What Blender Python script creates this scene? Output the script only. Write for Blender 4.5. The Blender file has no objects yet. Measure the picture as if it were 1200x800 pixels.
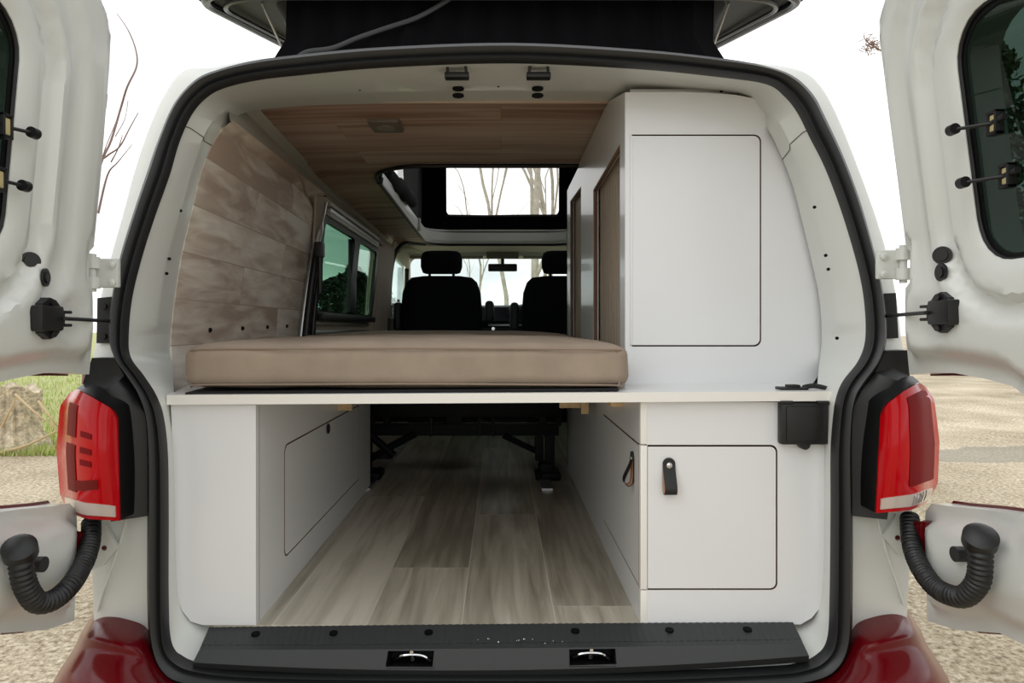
import bpy, bmesh, math, random
from mathutils import Vector as V, geometry, noise
random.seed(7)
S = bpy.context.scene
COL = S.collection
CZ, CY, F, VX, VY = 1.195, -1.333, 800.0, 587.0, 384.0   # eye height, eye distance behind the opening, focal length, vanishing point

def P(px, py, D):
    """point at distance D in front of the eye"""
    return V(((px - VX) / F * D, CY + D, CZ + (VY - py) / F * D))
def W(x, D, z):
    """x, distance from the eye, height relative to the eye"""
    return V((x, CY + D, CZ + z))
def lerp(a, b, t): return a + (b - a) * t
def sstep(a, b, x):
    t = max(0.0, min(1.0, (x - a) / (b - a))); return t * t * (3 - 2 * t)
def pw(tab, x):
    """piecewise-linear table"""
    if x <= tab[0][0]: return tab[0][1]
    for (a, fa), (b, fb) in zip(tab, tab[1:]):
        if x <= b: return lerp(fa, fb, (x - a) / (b - a))
    return tab[-1][1]

# ------------------------------------------------------------------ materials
def lin(c):
    r = []
    for v in c[:3]:
        v = v / 255.0
        r.append(v / 12.92 if v <= 0.04045 else ((v + 0.055) / 1.055) ** 2.4)
    return (*r, 1.0)
MATS = {}
def base(name):
    m = bpy.data.materials.new(name); m.use_nodes = True
    nt = m.node_tree
    return m, nt, nt.nodes['Principled BSDF']
def N(nt, t, **k):
    n = nt.nodes.new(t)
    for a, b in k.items(): setattr(n, a, b)
    return n
def mat(name, c, rough=0.5, metal=0.0, coat=0.0, var=0.0, vscale=8.0, bump=0.0, bscale=200.0, spec=None, dist=0.002):
    if name in MATS: return MATS[name]
    m, nt, b = base(name)
    b.inputs['Base Color'].default_value = lin(c)
    b.inputs['Roughness'].default_value = rough
    b.inputs['Metallic'].default_value = metal
    b.inputs['Coat Weight'].default_value = coat
    b.inputs['Coat Roughness'].default_value = 0.06
    if spec is not None: b.inputs['Specular IOR Level'].default_value = spec
    tc = N(nt, 'ShaderNodeTexCoord')
    if var:
        nz = N(nt, 'ShaderNodeTexNoise'); nz.inputs['Scale'].default_value = vscale; nz.inputs['Detail'].default_value = 5
        nt.links.new(tc.outputs['Object'], nz.inputs['Vector'])
        r = N(nt, 'ShaderNodeValToRGB')
        l = lin(c)
        r.color_ramp.elements[0].position = 0.3; r.color_ramp.elements[1].position = 0.7
        r.color_ramp.elements[0].color = tuple(max(0, v * (1 - var)) for v in l[:3]) + (1,)
        r.color_ramp.elements[1].color = tuple(min(1, v * (1 + var)) for v in l[:3]) + (1,)
        nt.links.new(nz.outputs['Fac'], r.inputs['Fac']); nt.links.new(r.outputs['Color'], b.inputs['Base Color'])
    if bump:
        nb = N(nt, 'ShaderNodeTexNoise'); nb.inputs['Scale'].default_value = bscale; nb.inputs['Detail'].default_value = 3
        nt.links.new(tc.outputs['Object'], nb.inputs['Vector'])
        bp = N(nt, 'ShaderNodeBump'); bp.inputs['Strength'].default_value = bump; bp.inputs['Distance'].default_value = dist
        nt.links.new(nb.outputs['Fac'], bp.inputs['Height']); nt.links.new(bp.outputs['Normal'], b.inputs['Normal'])
    MATS[name] = m
    return m
def glass(name, tint, refl=0.06, rough=0.0):
    m = bpy.data.materials.new(name); m.use_nodes = True; nt = m.node_tree; nt.nodes.clear()
    out = N(nt, 'ShaderNodeOutputMaterial'); mix = N(nt, 'ShaderNodeMixShader')
    tr = N(nt, 'ShaderNodeBsdfTransparent'); gl = N(nt, 'ShaderNodeBsdfGlossy'); lw = N(nt, 'ShaderNodeLayerWeight'); lw.inputs['Blend'].default_value = 0.5
    p5 = N(nt, 'ShaderNodeMath', operation='POWER'); p5.inputs[1].default_value = 5.0; nt.links.new(lw.outputs['Facing'], p5.inputs[0])
    fm = N(nt, 'ShaderNodeMath', operation='MULTIPLY_ADD'); fm.inputs[1].default_value = 0.8; fm.inputs[2].default_value = 0.03; nt.links.new(p5.outputs[0], fm.inputs[0])
    tr.inputs['Color'].default_value = (*tint, 1); gl.inputs['Roughness'].default_value = rough
    nt.links.new(fm.outputs[0], mix.inputs['Fac']); nt.links.new(tr.outputs[0], mix.inputs[1]); nt.links.new(gl.outputs[0], mix.inputs[2])
    nt.links.new(mix.outputs[0], out.inputs['Surface'])
    return m
def planks(name, axes, size, cols, gap, rough=0.5, streak=(1.5, 40.0), gapw=0.004, mott=0.5, con=0.16, lay=None, pvar=0.10):
    """boards: axes = (long axis, cross axis) indices of object coordinates, size = (length, width)"""
    m, nt, b = base(name)
    tc = N(nt, 'ShaderNodeTexCoord'); sx = N(nt, 'ShaderNodeSeparateXYZ'); cx = N(nt, 'ShaderNodeCombineXYZ')
    nt.links.new(tc.outputs['Object'], sx.inputs[0])
    nt.links.new(sx.outputs[axes[0]], cx.inputs[0]); nt.links.new(sx.outputs[axes[1]], cx.inputs[1])
    if lay:     # boards start at given joints: (offset across, first joint, step per row)
        ax = N(nt, 'ShaderNodeMath', operation='ADD'); ax.inputs[1].default_value = lay[0]; nt.links.new(sx.outputs[axes[1]], ax.inputs[0]); nt.links.new(ax.outputs[0], cx.inputs[1])
        dv = N(nt, 'ShaderNodeMath', operation='DIVIDE'); dv.inputs[1].default_value = size[1]; nt.links.new(ax.outputs[0], dv.inputs[0])
        fl_ = N(nt, 'ShaderNodeMath', operation='FLOOR'); nt.links.new(dv.outputs[0], fl_.inputs[0])
        ml_ = N(nt, 'ShaderNodeMath', operation='MULTIPLY_ADD'); ml_.inputs[1].default_value = -lay[2]; ml_.inputs[2].default_value = -lay[1]; nt.links.new(fl_.outputs[0], ml_.inputs[0])
        al = N(nt, 'ShaderNodeMath', operation='ADD'); nt.links.new(sx.outputs[axes[0]], al.inputs[0]); nt.links.new(ml_.outputs[0], al.inputs[1]); nt.links.new(al.outputs[0], cx.inputs[0])
    br = N(nt, 'ShaderNodeTexBrick'); br.offset = 0.0 if lay else 0.37; br.offset_frequency = 2
    br.inputs['Scale'].default_value = 1.0; br.inputs['Brick Width'].default_value = size[0]; br.inputs['Row Height'].default_value = size[1]
    br.inputs['Mortar Size'].default_value = gapw; br.inputs['Mortar Smooth'].default_value = 0.1; br.inputs['Bias'].default_value = 0.0
    br.inputs['Color1'].default_value = (0, 0, 0, 1); br.inputs['Color2'].default_value = (1, 1, 1, 1); br.inputs['Mortar'].default_value = (0.5, 0.5, 0.5, 1)
    nt.links.new(cx.outputs[0], br.inputs['Vector'])
    mp = N(nt, 'ShaderNodeVectorMath', operation='MULTIPLY'); mp.inputs[1].default_value = (streak[0], streak[1], 1)
    ad = N(nt, 'ShaderNodeVectorMath', operation='ADD')
    sc = N(nt, 'ShaderNodeVectorMath', operation='SCALE'); sc.inputs['Scale'].default_value = 17.0
    nt.links.new(br.outputs['Color'], sc.inputs[0]); nt.links.new(cx.outputs[0], mp.inputs[0])
    nt.links.new(mp.outputs[0], ad.inputs[0]); nt.links.new(sc.outputs[0], ad.inputs[1])
    n1 = N(nt, 'ShaderNodeTexNoise'); n1.inputs['Scale'].default_value = 1.0; n1.inputs['Detail'].default_value = 6; n1.inputs['Distortion'].default_value = 0.6
    nt.links.new(ad.outputs[0], n1.inputs['Vector'])
    n2 = N(nt, 'ShaderNodeTexNoise'); n2.inputs['Scale'].default_value = 0.22; n2.inputs['Detail'].default_value = 3; n2.inputs['Distortion'].default_value = 1.0
    nt.links.new(ad.outputs[0], n2.inputs['Vector'])
    mx = N(nt, 'ShaderNodeMath', operation='MULTIPLY_ADD'); mx.inputs[1].default_value = mott
    nt.links.new(n2.outputs['Fac'], mx.inputs[0])
    ml = N(nt, 'ShaderNodeMath', operation='MULTIPLY'); ml.inputs[1].default_value = 1 - mott
    nt.links.new(n1.outputs['Fac'], ml.inputs[0]); nt.links.new(ml.outputs[0], mx.inputs[2])
    # each board a touch lighter or darker
    pv = N(nt, 'ShaderNodeMath', operation='MULTIPLY_ADD'); pv.inputs[1].default_value = pvar; pv.inputs[2].default_value = -pvar / 2
    sr = N(nt, 'ShaderNodeSeparateColor'); nt.links.new(br.outputs['Color'], sr.inputs[0]); nt.links.new(sr.outputs[0], pv.inputs[0])
    sm = N(nt, 'ShaderNodeMath', operation='ADD'); nt.links.new(mx.outputs[0], sm.inputs[0]); nt.links.new(pv.outputs[0], sm.inputs[1])
    rp = N(nt, 'ShaderNodeValToRGB'); e = rp.color_ramp.elements
    e[0].position = 0.5 - con; e[0].color = lin(cols[0]); e[1].position = 0.5 + con; e[1].color = lin(cols[2])
    k = e.new(0.5); k.color = lin(cols[1])
    nt.links.new(sm.outputs[0], rp.inputs['Fac'])
    mg = N(nt, 'ShaderNodeMix', data_type='RGBA'); mg.inputs[7].default_value = lin(gap)
    nt.links.new(br.outputs['Fac'], mg.inputs[0]); nt.links.new(rp.outputs['Color'], mg.inputs[6])
    nt.links.new(mg.outputs[2], b.inputs['Base Color'])
    b.inputs['Roughness'].default_value = rough
    bp = N(nt, 'ShaderNodeBump'); bp.inputs['Strength'].default_value = 0.15; bp.inputs['Distance'].default_value = 0.002
    nt.links.new(n1.outputs['Fac'], bp.inputs['Height']); nt.links.new(bp.outputs['Normal'], b.inputs['Normal'])
    return m
def twotone(name, top, low, z):
    m, nt, b = base(name)
    tc = N(nt, 'ShaderNodeTexCoord'); sx = N(nt, 'ShaderNodeSeparateXYZ'); nt.links.new(tc.outputs['Object'], sx.inputs[0])
    gt = N(nt, 'ShaderNodeMath', operation='GREATER_THAN'); gt.inputs[1].default_value = z; nt.links.new(sx.outputs[2], gt.inputs[0])
    mx = N(nt, 'ShaderNodeMix', data_type='RGBA'); mx.inputs[6].default_value = lin(low); mx.inputs[7].default_value = lin(top)
    nt.links.new(gt.outputs[0], mx.inputs[0]); nt.links.new(mx.outputs[2], b.inputs['Base Color'])
    b.inputs['Roughness'].default_value = 0.25; b.inputs['Coat Weight'].default_value = 0.6
    return m

WHITE = (208, 210, 205); RED = (92, 4, 13)
M_white = mat('white van paint', WHITE, 0.3, coat=0.35, bump=0.12, bscale=90, dist=0.001)
M_jamb = mat('white inner paint', WHITE, 0.36, coat=0.25)
M_red = mat('dark red van paint', RED, 0.2, coat=0.08, spec=0.22)
M_seal = mat('black seal rubber', (30, 31, 32), 0.42)
M_blk = mat('black moulded plastic', (16, 16, 17), 0.45, bump=0.05)
M_blk2 = mat('grained black plastic', (8, 8, 9), 0.6, spec=0.2)
M_mat = mat('grey black sill plastic', (42, 45, 46), 0.5, bump=0.25, bscale=400, dist=0.0006)
M_lam = mat('white cabinet laminate', (221, 222, 223), 0.32, coat=0.25, bump=0.08, bscale=250, dist=0.0006)
M_edge = mat('cream edge banding', (230, 228, 221), 0.4)
M_ply = mat('raw brown board edge', (120, 84, 62), 0.7)
M_birch = mat('pale birch plywood', (205, 176, 132), 0.6, var=0.12, vscale=60)
M_fab = mat('beige mattress fabric', (152, 136, 120), 0.85, var=0.10, vscale=14, bump=0.5, bscale=500, dist=0.0008)
M_pipe = mat('beige piping', (140, 122, 106), 0.8)
M_blkfab = mat('black canvas cloth', (9, 9, 12), 0.9, spec=0.1, bump=0.3, bscale=30, dist=0.006)
M_gryfab = mat('grey and lit canvas cloth', (66, 67, 68), 0.9, spec=0.1, bump=0.3, bscale=30, dist=0.004)  # side canvas: black cloth greyed as if lit; also flap and hem
M_seat = mat('black seat fabric', (20, 20, 24), 0.9, spec=0.2)
M_cab = mat('beige cab lining', (206, 202, 184), 0.8)
M_cab2 = mat('grey visor cloth', (160, 158, 146), 0.85)
M_dash = mat('dark dashboard plastic', (44, 47, 54), 0.55)
M_alu = mat('brushed aluminium', (190, 192, 190), 0.35, metal=0.9)
M_chr = mat('bright steel', (215, 215, 215), 0.15, metal=1.0)
M_lip = mat('pale roof lip', (240, 240, 236), 0.35)
M_lens = mat('red lamp plastic', (176, 4, 14), 0.16, coat=0.12, spec=0.2)
M_lens2 = mat('deep red lamp plastic', (112, 4, 9), 0.6, spec=0.1)
M_guide = mat('smoky lamp guide', (104, 24, 20), 0.6, spec=0.1)
M_clear = mat('clear lamp plastic', (186, 172, 162), 0.15, coat=0.4)
M_leath = mat('black leather', (22, 21, 22), 0.55)
M_tan = mat('tan leather back', (196, 150, 120), 0.7)
M_under = mat('dark roof underside', (30, 32, 33), 0.6, var=0.1, vscale=3, spec=0.2)
M_grey = mat('grey trim', (188, 186, 177), 0.6)
M_pillar = mat('taupe pillar lining', (172, 160, 146), 0.8, var=0.06, vscale=5)
M_wallwood = planks('whitewashed boards', (1, 2), (0.92, 0.105), ((180, 160, 144), (213, 201, 187), (236, 230, 220)), (172, 154, 139), 0.6, streak=(5.0, 26.0), gapw=0.0012, mott=0.5, con=0.10)
M_ceil = planks('brown ceiling boards', (0, 1), (1.3, 0.16), ((136, 98, 82), (188, 160, 142), (208, 190, 172)), (150, 118, 100), 0.55, streak=(1.3, 17.0), gapw=0.0007, mott=0.35)
M_floor = planks('grey oak floor', (1, 0), (1.2, 0.19), ((138, 130, 116), (176, 168, 152), (206, 198, 184)), (212, 204, 188), 0.33, streak=(2.4, 34.0), gapw=0.0009, mott=0.35, lay=(0.079, 0.844, 0.483), pvar=0.24)
M_slat = mat('taupe tambour slats', (172, 156, 138), 0.5)
M_out = twotone('two tone outer paint', WHITE, RED, CZ - 0.05)
G_priv = glass('privacy glass', (0.17, 0.225, 0.20))
G_side = glass('green tinted side glass', (0.42, 0.60, 0.49))
G_clear = glass('pale cab glass', (0.86, 0.97, 0.93))
G_screen = glass('clear windscreen glass', (0.93, 0.97, 0.95))
G_pvc = glass('clear tent film', (0.92, 0.92, 0.92))

# ------------------------------------------------------------------ mesh helpers
def wloc(o):
    p = V((0, 0, 0))
    while o is not None: p = p + o.location; o = o.parent
    return p
def link(name, me, m, parent=None):
    o = bpy.data.objects.new(name, me); COL.objects.link(o)
    for k in (m if isinstance(m, (list, tuple)) else [m]): me.materials.append(k)
    if parent is not None:
        o.parent = parent; o.location = -wloc(parent)
    return o
def smooth(me, ang=40):
    for p in me.polygons: p.use_smooth = True
    me.set_sharp_from_angle(angle=math.radians(ang))
def mk(name, vs, fs, m, parent=None, ang=None, idx=None, fixn=True):
    me = bpy.data.meshes.new(name); me.from_pydata([tuple(v) for v in vs], [], fs); me.validate(); me.update()
    if idx:
        for p, i in zip(me.polygons, idx): p.material_index = i
    if fixn:
        bm = bmesh.new(); bm.from_mesh(me); bmesh.ops.recalc_face_normals(bm, faces=bm.faces); bm.to_mesh(me); bm.free()
    if ang is not None: smooth(me, ang)
    return link(name, me, m, parent)
class MB:
    """collects shapes that become ONE mesh"""
    def __init__(s): s.v = []; s.f = []; s.i = []
    def add(s, vs, fs, i=0):
        k = len(s.v); s.v += [V(v) for v in vs]; s.f += [[a + k for a in f] for f in fs]; s.i += [i] * len(fs); return s
    def box(s, lo, hi, bev=0.0, i=0, seg=2):
        bm = bmesh.new(); bmesh.ops.create_cube(bm, size=1)
        lo, hi = V(lo), V(hi)
        for v in bm.verts: v.co = V((lerp(lo[k], hi[k], v.co[k] + 0.5) for k in range(3)))
        if bev: bmesh.ops.bevel(bm, geom=list(bm.edges), offset=bev, segments=seg, affect='EDGES', profile=0.6)
        bm.verts.index_update()
        s.add([v.co.copy() for v in bm.verts], [[v.index for v in f.verts] for f in bm.faces], i); bm.free(); return s
    def bar(s, a, b, r, n=10, i=0, r2=None):
        a, b = V(a), V(b); d = (b - a).normalized()
        u = d.cross(V((0, 0, 1)));
        if u.length < 1e-3: u = d.cross(V((1, 0, 0)))
        u.normalize(); w = d.cross(u); r2 = r if r2 is None else r2
        vs = [a + (u * math.cos(t) + w * math.sin(t)) * r for t in [2 * math.pi * k / n for k in range(n)]]
        vs += [b + (u * math.cos(t) + w * math.sin(t)) * r2 for t in [2 * math.pi * k / n for k in range(n)]]
        fs = [[k, (k + 1) % n, n + (k + 1) % n, n + k] for k in range(n)] + [list(range(n)), list(range(2 * n - 1, n - 1, -1))]
        return s.add(vs, fs, i)
    def tube(s, pts, rad, n=10, i=0, closed=False):
        pts = [V(p) for p in pts]; m = len(pts); rr = rad if callable(rad) else (lambda t: rad)
        u = None; vs = []
        for k, p in enumerate(pts):
            a = pts[(k - 1) % m] if closed or k > 0 else p; b = pts[(k + 1) % m] if closed or k < m - 1 else p
            d = (b - a).normalized()
            if u is None:
                u = d.cross(V((0, 0, 1)))
                if u.length < 0.05: u = d.cross(V((1, 0, 0)))
            u = (u - d * u.dot(d)).normalized(); w = d.cross(u); r = rr(k / (m - 1))
            vs += [p + (u * math.cos(2 * math.pi * q / n) + w * math.sin(2 * math.pi * q / n)) * r for q in range(n)]
        fs = []
        for k in range(m if closed else m - 1):
            for q in range(n):
                k2 = (k + 1) % m
                fs.append([k * n + q, k * n + (q + 1) % n, k2 * n + (q + 1) % n, k2 * n + q])
        if not closed: fs += [list(range(n)), list(range(m * n - 1, (m - 1) * n - 1, -1))]
        return s.add(vs, fs, i)
    def loft(s, rows, i=0, closed=False):
        n = len(rows[0]); vs = [p for r in rows for p in r]; fs = []
        for a in range(len(rows) - 1):
            for b in range(n if closed else n - 1):
                fs.append([a * n + b, a * n + (b + 1) % n, (a + 1) * n + (b + 1) % n, (a + 1) * n + b])
        return s.add(vs, fs, i)
    def disc(s, c, nrm, r, h=0.004, n=20, i=0, dome=0.0):
        c, d = V(c), V(nrm).normalized(); s.bar(c, c + d * h, r, n, i)
        if dome: s.bar(c + d * h, c + d * (h + dome), r * 0.8, n, i, r * 0.45)
        return s
    def build(s, name, m, parent=None, ang=40, fixn=True):
        return mk(name, s.v, s.f, m, parent, ang, s.i, fixn)
def catmull(pts, n, closed=False):
    pts = [V(p) for p in pts]; m = len(pts); out = []
    segs = m if closed else m - 1
    for k in range(segs):
        g = (lambda q: pts[q % m]) if closed else (lambda q: pts[max(0, min(m - 1, q))])
        p0, p1, p2, p3 = g(k - 1), g(k), g(k + 1), g(k + 2)
        for j in range(n):
            t = j / n
            out.append(0.5 * ((2 * p1) + (p2 - p0) * t + (2 * p0 - 5 * p1 + 4 * p2 - p3) * t * t + (3 * p1 - p0 - 3 * p2 + p3) * t ** 3))
    if not closed: out.append(pts[-1])
    return out
def rrect(u0, v0, u1, v1, r, n=6):
    out = []
    for (cx, cy, a) in ((u1 - r, v0 + r, -90), (u1 - r, v1 - r, 0), (u0 + r, v1 - r, 90), (u0 + r, v0 + r, 180)):
        for k in range(n + 1):
            t = math.radians(a + 90 * k / n); out.append((cx + r * math.cos(t), cy + r * math.sin(t)))
    return out
def inpoly(p, poly):
    x, y = p; c = False; n = len(poly); j = n - 1
    for i in range(n):
        xi, yi = poly[i][0], poly[i][1]; xj, yj = poly[j][0], poly[j][1]
        if (yi > y) != (yj > y) and x < (xj - xi) * (y - yi) / (yj - yi) + xi: c = not c
        j = i
    return c
def pdist(p, poly):
    x, y = p; best = 1e9; n = len(poly)
    for i in range(n):
        ax, ay = poly[i][0], poly[i][1]; bx, by = poly[(i + 1) % n][0], poly[(i + 1) % n][1]
        dx, dy = bx - ax, by - ay; L = dx * dx + dy * dy
        t = 0 if L == 0 else max(0, min(1, ((x - ax) * dx + (y - ay) * dy) / L))
        best = min(best, (x - ax - dx * t) ** 2 + (y - ay - dy * t) ** 2)
    return math.sqrt(best)
def cdt(outline, holes=(), res=None):
    loops = [list(outline)] + [list(h) for h in holes]
    vs, es, ids = [], [], []
    for lp in loops:
        k = len(vs); vs += [V((p[0], p[1])) for p in lp]; n = len(lp)
        es += [(k + i, k + (i + 1) % n) for i in range(n)]; ids.append(list(range(k, k + n)))
    if res:
        us = [p[0] for p in outline]; ws = [p[1] for p in outline]
        a = min(us) + res * 0.5; row = 0
        while a < max(us):
            b = min(ws) + res * (0.5 if row % 2 else 0.25)
            while b < max(ws):
                p = (a, b)
                if inpoly(p, outline) and not any(inpoly(p, h) for h in holes) and min(pdist(p, l) for l in loops) > res * 0.45: vs.append(V(p))
                b += res
            a += res; row += 1
    ov, oe, of, o1, o2, o3 = geometry.delaunay_2d_cdt(vs, es, [], 0, 1e-7)
    mp = {}
    for k, lst in enumerate(o1):
        for q in lst: mp[q] = k
    tris = []
    for f in of:
        c = (sum(ov[q][0] for q in f) / len(f), sum(ov[q][1] for q in f) / len(f))
        if inpoly(c, outline) and not any(inpoly(c, h) for h in holes): tris.append(list(f))
    return [(v[0], v[1]) for v in ov], tris, [[mp[q] for q in l] for l in ids]
def plate(name, outline, to3d, t, m, parent=None, holes=(), res=None, ang=35, edge=0, mb=None, face=0):
    """sheet of thickness t; to3d(u, v, w) with w=0 the seen face and w=t the far face"""
    v2, tris, loops = cdt(outline, holes, res); n = len(v2)
    vs = [to3d(u, v, 0.0) for u, v in v2] + [to3d(u, v, t) for u, v in v2]
    fs = [list(f) for f in tris] + [[q + n for q in reversed(f)] for f in tris]; ix = [face] * len(fs)
    for lp in loops:
        for a, b in zip(lp, lp[1:] + lp[:1]): fs.append([a, b, b + n, a + n]); ix.append(edge)
    if mb is not None: mb.add(vs, fs); return mb
    return mk(name, vs, fs, m, parent, ang, ix)
def box(name, lo, hi, m, parent=None, bev=0.0, seg=2): return MB().box(lo, hi, bev, 0, seg).build(name, m, parent)
def soft(name, lo, hi, m, parent=None, r=0.04, crown=0.0, wob=0.0, cuts=14):
    """upholstered block: rounded, crowned on top, slightly uneven"""
    bm = bmesh.new(); bmesh.ops.create_cube(bm, size=1)
    lo, hi = V(lo), V(hi); sz = hi - lo
    bmesh.ops.subdivide_edges(bm, edges=list(bm.edges), cuts=cuts, use_grid_fill=True)
    for v in bm.verts:
        c = v.co * 2; q = V((c[k] * sz[k] / 2 for k in range(3)))
        core = V((max(-(sz[k] / 2 - r), min(sz[k] / 2 - r, q[k])) for k in range(3))); d = q - core
        if d.length > 1e-6 and sum(abs(x) > 1e-6 for x in d) > 1: q = core + d.normalized() * max(abs(d[0]), abs(d[1]), abs(d[2]))
        if q.z > 0 and crown: q.z += crown * (1 - c.x ** 4) * (1 - c.y ** 4)
        w = q + (lo + hi) / 2
        if wob: w = w + V(noise.noise_vector(w * 7.0)) * wob
        v.co = w
    me = bpy.data.meshes.new(name); bm.to_mesh(me); bm.free(); smooth(me, 60)
    return link(name, me, m, parent)

def thing(name, label, cat, loc, group=None):
    o = bpy.data.objects.new(name, None); COL.objects.link(o); o.location = loc; o.empty_display_size = 0.1
    o['label'] = label; o['category'] = cat
    if group: o['group'] = group
    return o
def tag(o, label, cat, group=None, kind=None):
    o['label'] = label; o['category'] = cat
    if group: o['group'] = group
    if kind: o['kind'] = kind
    vs = o.data.vertices
    lo = V((min(v.co[k] for v in vs) for k in range(3))); hi = V((max(v.co[k] for v in vs) for k in range(3)))
    b = V(((lo.x + hi.x) / 2, (lo.y + hi.y) / 2, lo.z))
    for v in vs: v.co -= b
    o.location = o.location + b
    return o
def struct(o, label=None):
    o['kind'] = 'structure'
    return o

# ------------------------------------------------------------------ the van
VAN = thing('camper_van', 'white and dark red camper van with open rear doors and raised roof', 'van', W(0, 3.4, -CZ))

ST = [  # seal outer edge, seal inner edge, outer corner of the body, inner edge of the opening frame (all seen from the eye)
 ((600,808),(600,790),(600,834),(600,722)), ((400,807),(400,789),(400,834),(400,722)), ((280,803),(290,786),(270,830),(300,722)),
 ((213,797),(237,780),(175,800),(255,715)), ((190,780),(212,771),(125,765),(235,705)), ((180,745),(198,752),(112,735),(219,690)),
 ((177,700),(195,700),(109,700),(213,660)), ((177,600),(195,600),(106,600),(210,600)), ((177,530),(194,530),(103,530),(208,530)),
 ((175,487),(189,487),(103,487),(205,487)), ((166,459),(180,462),(104,460),(204,462)), ((154,440),(166,440),(106,440),(203,440)),
 ((140,419),(151,419),(109,419),(202,420)), ((133,395),(148,395),(113,395),(201,395)), ((136,350),(152,350),(119,345),(205,355)),
 ((146,300),(164,300),(131,297),(213,302)), ((161,250),(180,250),(146,245),(225,250)), ((176,205),(196,205),(158,200),(236,203)),
 ((190,165),(208,165),(172,158),(249,171)), ((208,124),(223,132),(191,115),(263,149)), ((233,96),(241,112),(214,84),(276,137)),
 ((260,84),(262,101),(250,79),(295,130)), ((300,74),(300,92),(296,70),(330,126)), ((350,67),(350,86),(350,66),(380,123)),
 ((450,58),(450,77),(450,60),(470,121)), ((600,53),(600,72),(600,55),(600,120)), ((750,61),(750,79),(750,62),(720,120)),
 ((850,72),(850,89),(850,71),(800,121)), ((900,82),(900,97),(907,76),(850,126)), ((928,93),(922,112),(944,85),(885,137)),
 ((949,113),(937,131),(966,107),(900,152)), ((962,137),(950,157),(985,145),(912,175)), ((985,187),(969,195),(1007,200),(928,215)),
 ((1005,242),(988,245),(1025,250),(940,260)), ((1022,305),(1006,305),(1040,300),(952,310)), ((1031,350),(1015,350),(1050,345),(960,350)),
 ((1034,395),(1017,395),(1056,395),(963,395)), ((1027,422),(1009,422),(1060,420),(960,425)), ((1010,447),(991,446),(1064,440),(958,450)),
 ((1000,462),(983,464),(1066,460),(960,463)), ((995,487),(979,487),(1070,487),(961,490)), ((994,530),(976,530),(1071,530),(961,530)),
 ((995,600),(976,600),(1069,600),(961,600)), ((995,700),(975,700),(1064,700),(960,660)), ((993,745),(972,750),(1061,735),(952,695)),
 ((982,776),(958,770),(1049,765),(935,712)), ((955,793),(935,779),(1000,800),(890,715)), ((890,801),(900,783),(890,830),(850,722)), ((760,807),(760,789),(760,834),(760,722))]
def seal_D(y): return pw([(60, 1.42), (450, 1.325), (800, 1.315)], y)
def inner_D(y): return pw([(121, 1.80), (128, 1.76), (137, 1.62), (150, 1.53), (200, 1.53), (425, 1.53), (462, 1.40), (690, 1.40), (722, 1.44)], y)
so = [P(a[0], a[1], seal_D(a[1])) for a, b, c, d in ST]
si = [P(b[0], b[1], seal_D(b[1])) for a, b, c, d in ST]
bo = [P(c[0], c[1], seal_D(c[1]) + 0.025) for a, b, c, d in ST]
ji = [P(d[0], d[1], inner_D(d[1])) for a, b, c, d in ST]
NS = 6
so_, si_, bo_, ji_ = [catmull(q, NS, True) for q in (so, si, bo, ji)]

# rubber seal: a round bulb with a thin lip on its inner side
def seal_ring():
    mb = MB(); rows = []
    prof = [(-0.02, 0.008), (-0.03, -0.006), (0.1, -0.020), (0.35, -0.027), (0.58, -0.022), (0.68, -0.012), (0.76, -0.013), (0.92, -0.019), (1.04, -0.013), (1.06, 0.006)]
    for (a, h) in prof: rows.append([o.lerp(i, a) + V((0, h, 0)) for o, i in zip(so_, si_)])
    mb.loft(rows, closed=True)
    return mb.build('rubber_seal', M_seal, VAN, 50)
seal_ring()

# opening frame from the seal to the interior, with a pressed ridge
rows = []
for a, dy, t in ((0.0, 0.004, 0), (0.12, 0.02, 0), (0.5, -0.02, 1), (0.62, -0.006, 1), (1.0, 0, 0)):
    r = []
    for i, j in zip(si_, ji_):
        p = i.lerp(j, a)
        if t: p = p + V((-p.x, 0, CZ - p.z)).normalized() * (0.012 if a < 0.6 else 0.006) * (1 if p.z > CZ else 0.25)
        p.y += dy * 0.3; r.append(p)
    rows.append(r)
fr = MB().loft(rows, closed=True).build('opening_frame', M_jamb, VAN, 35)
for (x, y, D) in ((215,248,1.47),(202,304,1.46),(199,321,1.46),(206,522,1.42),(323,109,1.60),(385,106,1.60),(420,104,1.6),(423,107,1.6),(456,104,1.6),(584,103,1.6),(712,104,1.6),(843,109,1.56),(725,121,1.74),(951,244,1.43),(964,300,1.42),(967,316,1.42),(977,396,1.40)):
    p = P(x, y, D); MB().disc(p - V((0, 0.012, 0)), (0, -1, 0), 0.0034, 0.003, 10).build('screw_hole', M_blk2, fr)
for x in (537, 630):
    for y in (104, 112):
        MB().add([P(x, y, 1.585) + V((0.0135 * math.cos(t), -0.004 if k else 0.004, 0.0055 * math.sin(t))) for k in (0, 1) for t in [2 * math.pi * q / 20 for q in range(20)]],
                 [[q, (q + 1) % 20, 20 + (q + 1) % 20, 20 + q] for q in range(20)] + [list(range(20, 40))]).build('rubber_plug', M_blk2, fr)
for x in (535.5, 631):
    c = P(x, 86, 1.46); mb = MB()
    mb.box(c + V((-0.026, -0.012, -0.012)), c + V((0.026, 0.012, 0.0)), 0.003)
    mb.tube(catmull([c + V((-0.020, -0.008, 0)), c + V((-0.018, -0.012, 0.012)), c + V((-0.008, -0.013, 0.0145)), c + V((0.008, -0.013, 0.0145)), c + V((0.018, -0.012, 0.012)), c + V((0.020, -0.008, 0))], 4), 0.0032, 8)
    mb.build('door_catch', M_blk, fr)
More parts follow.
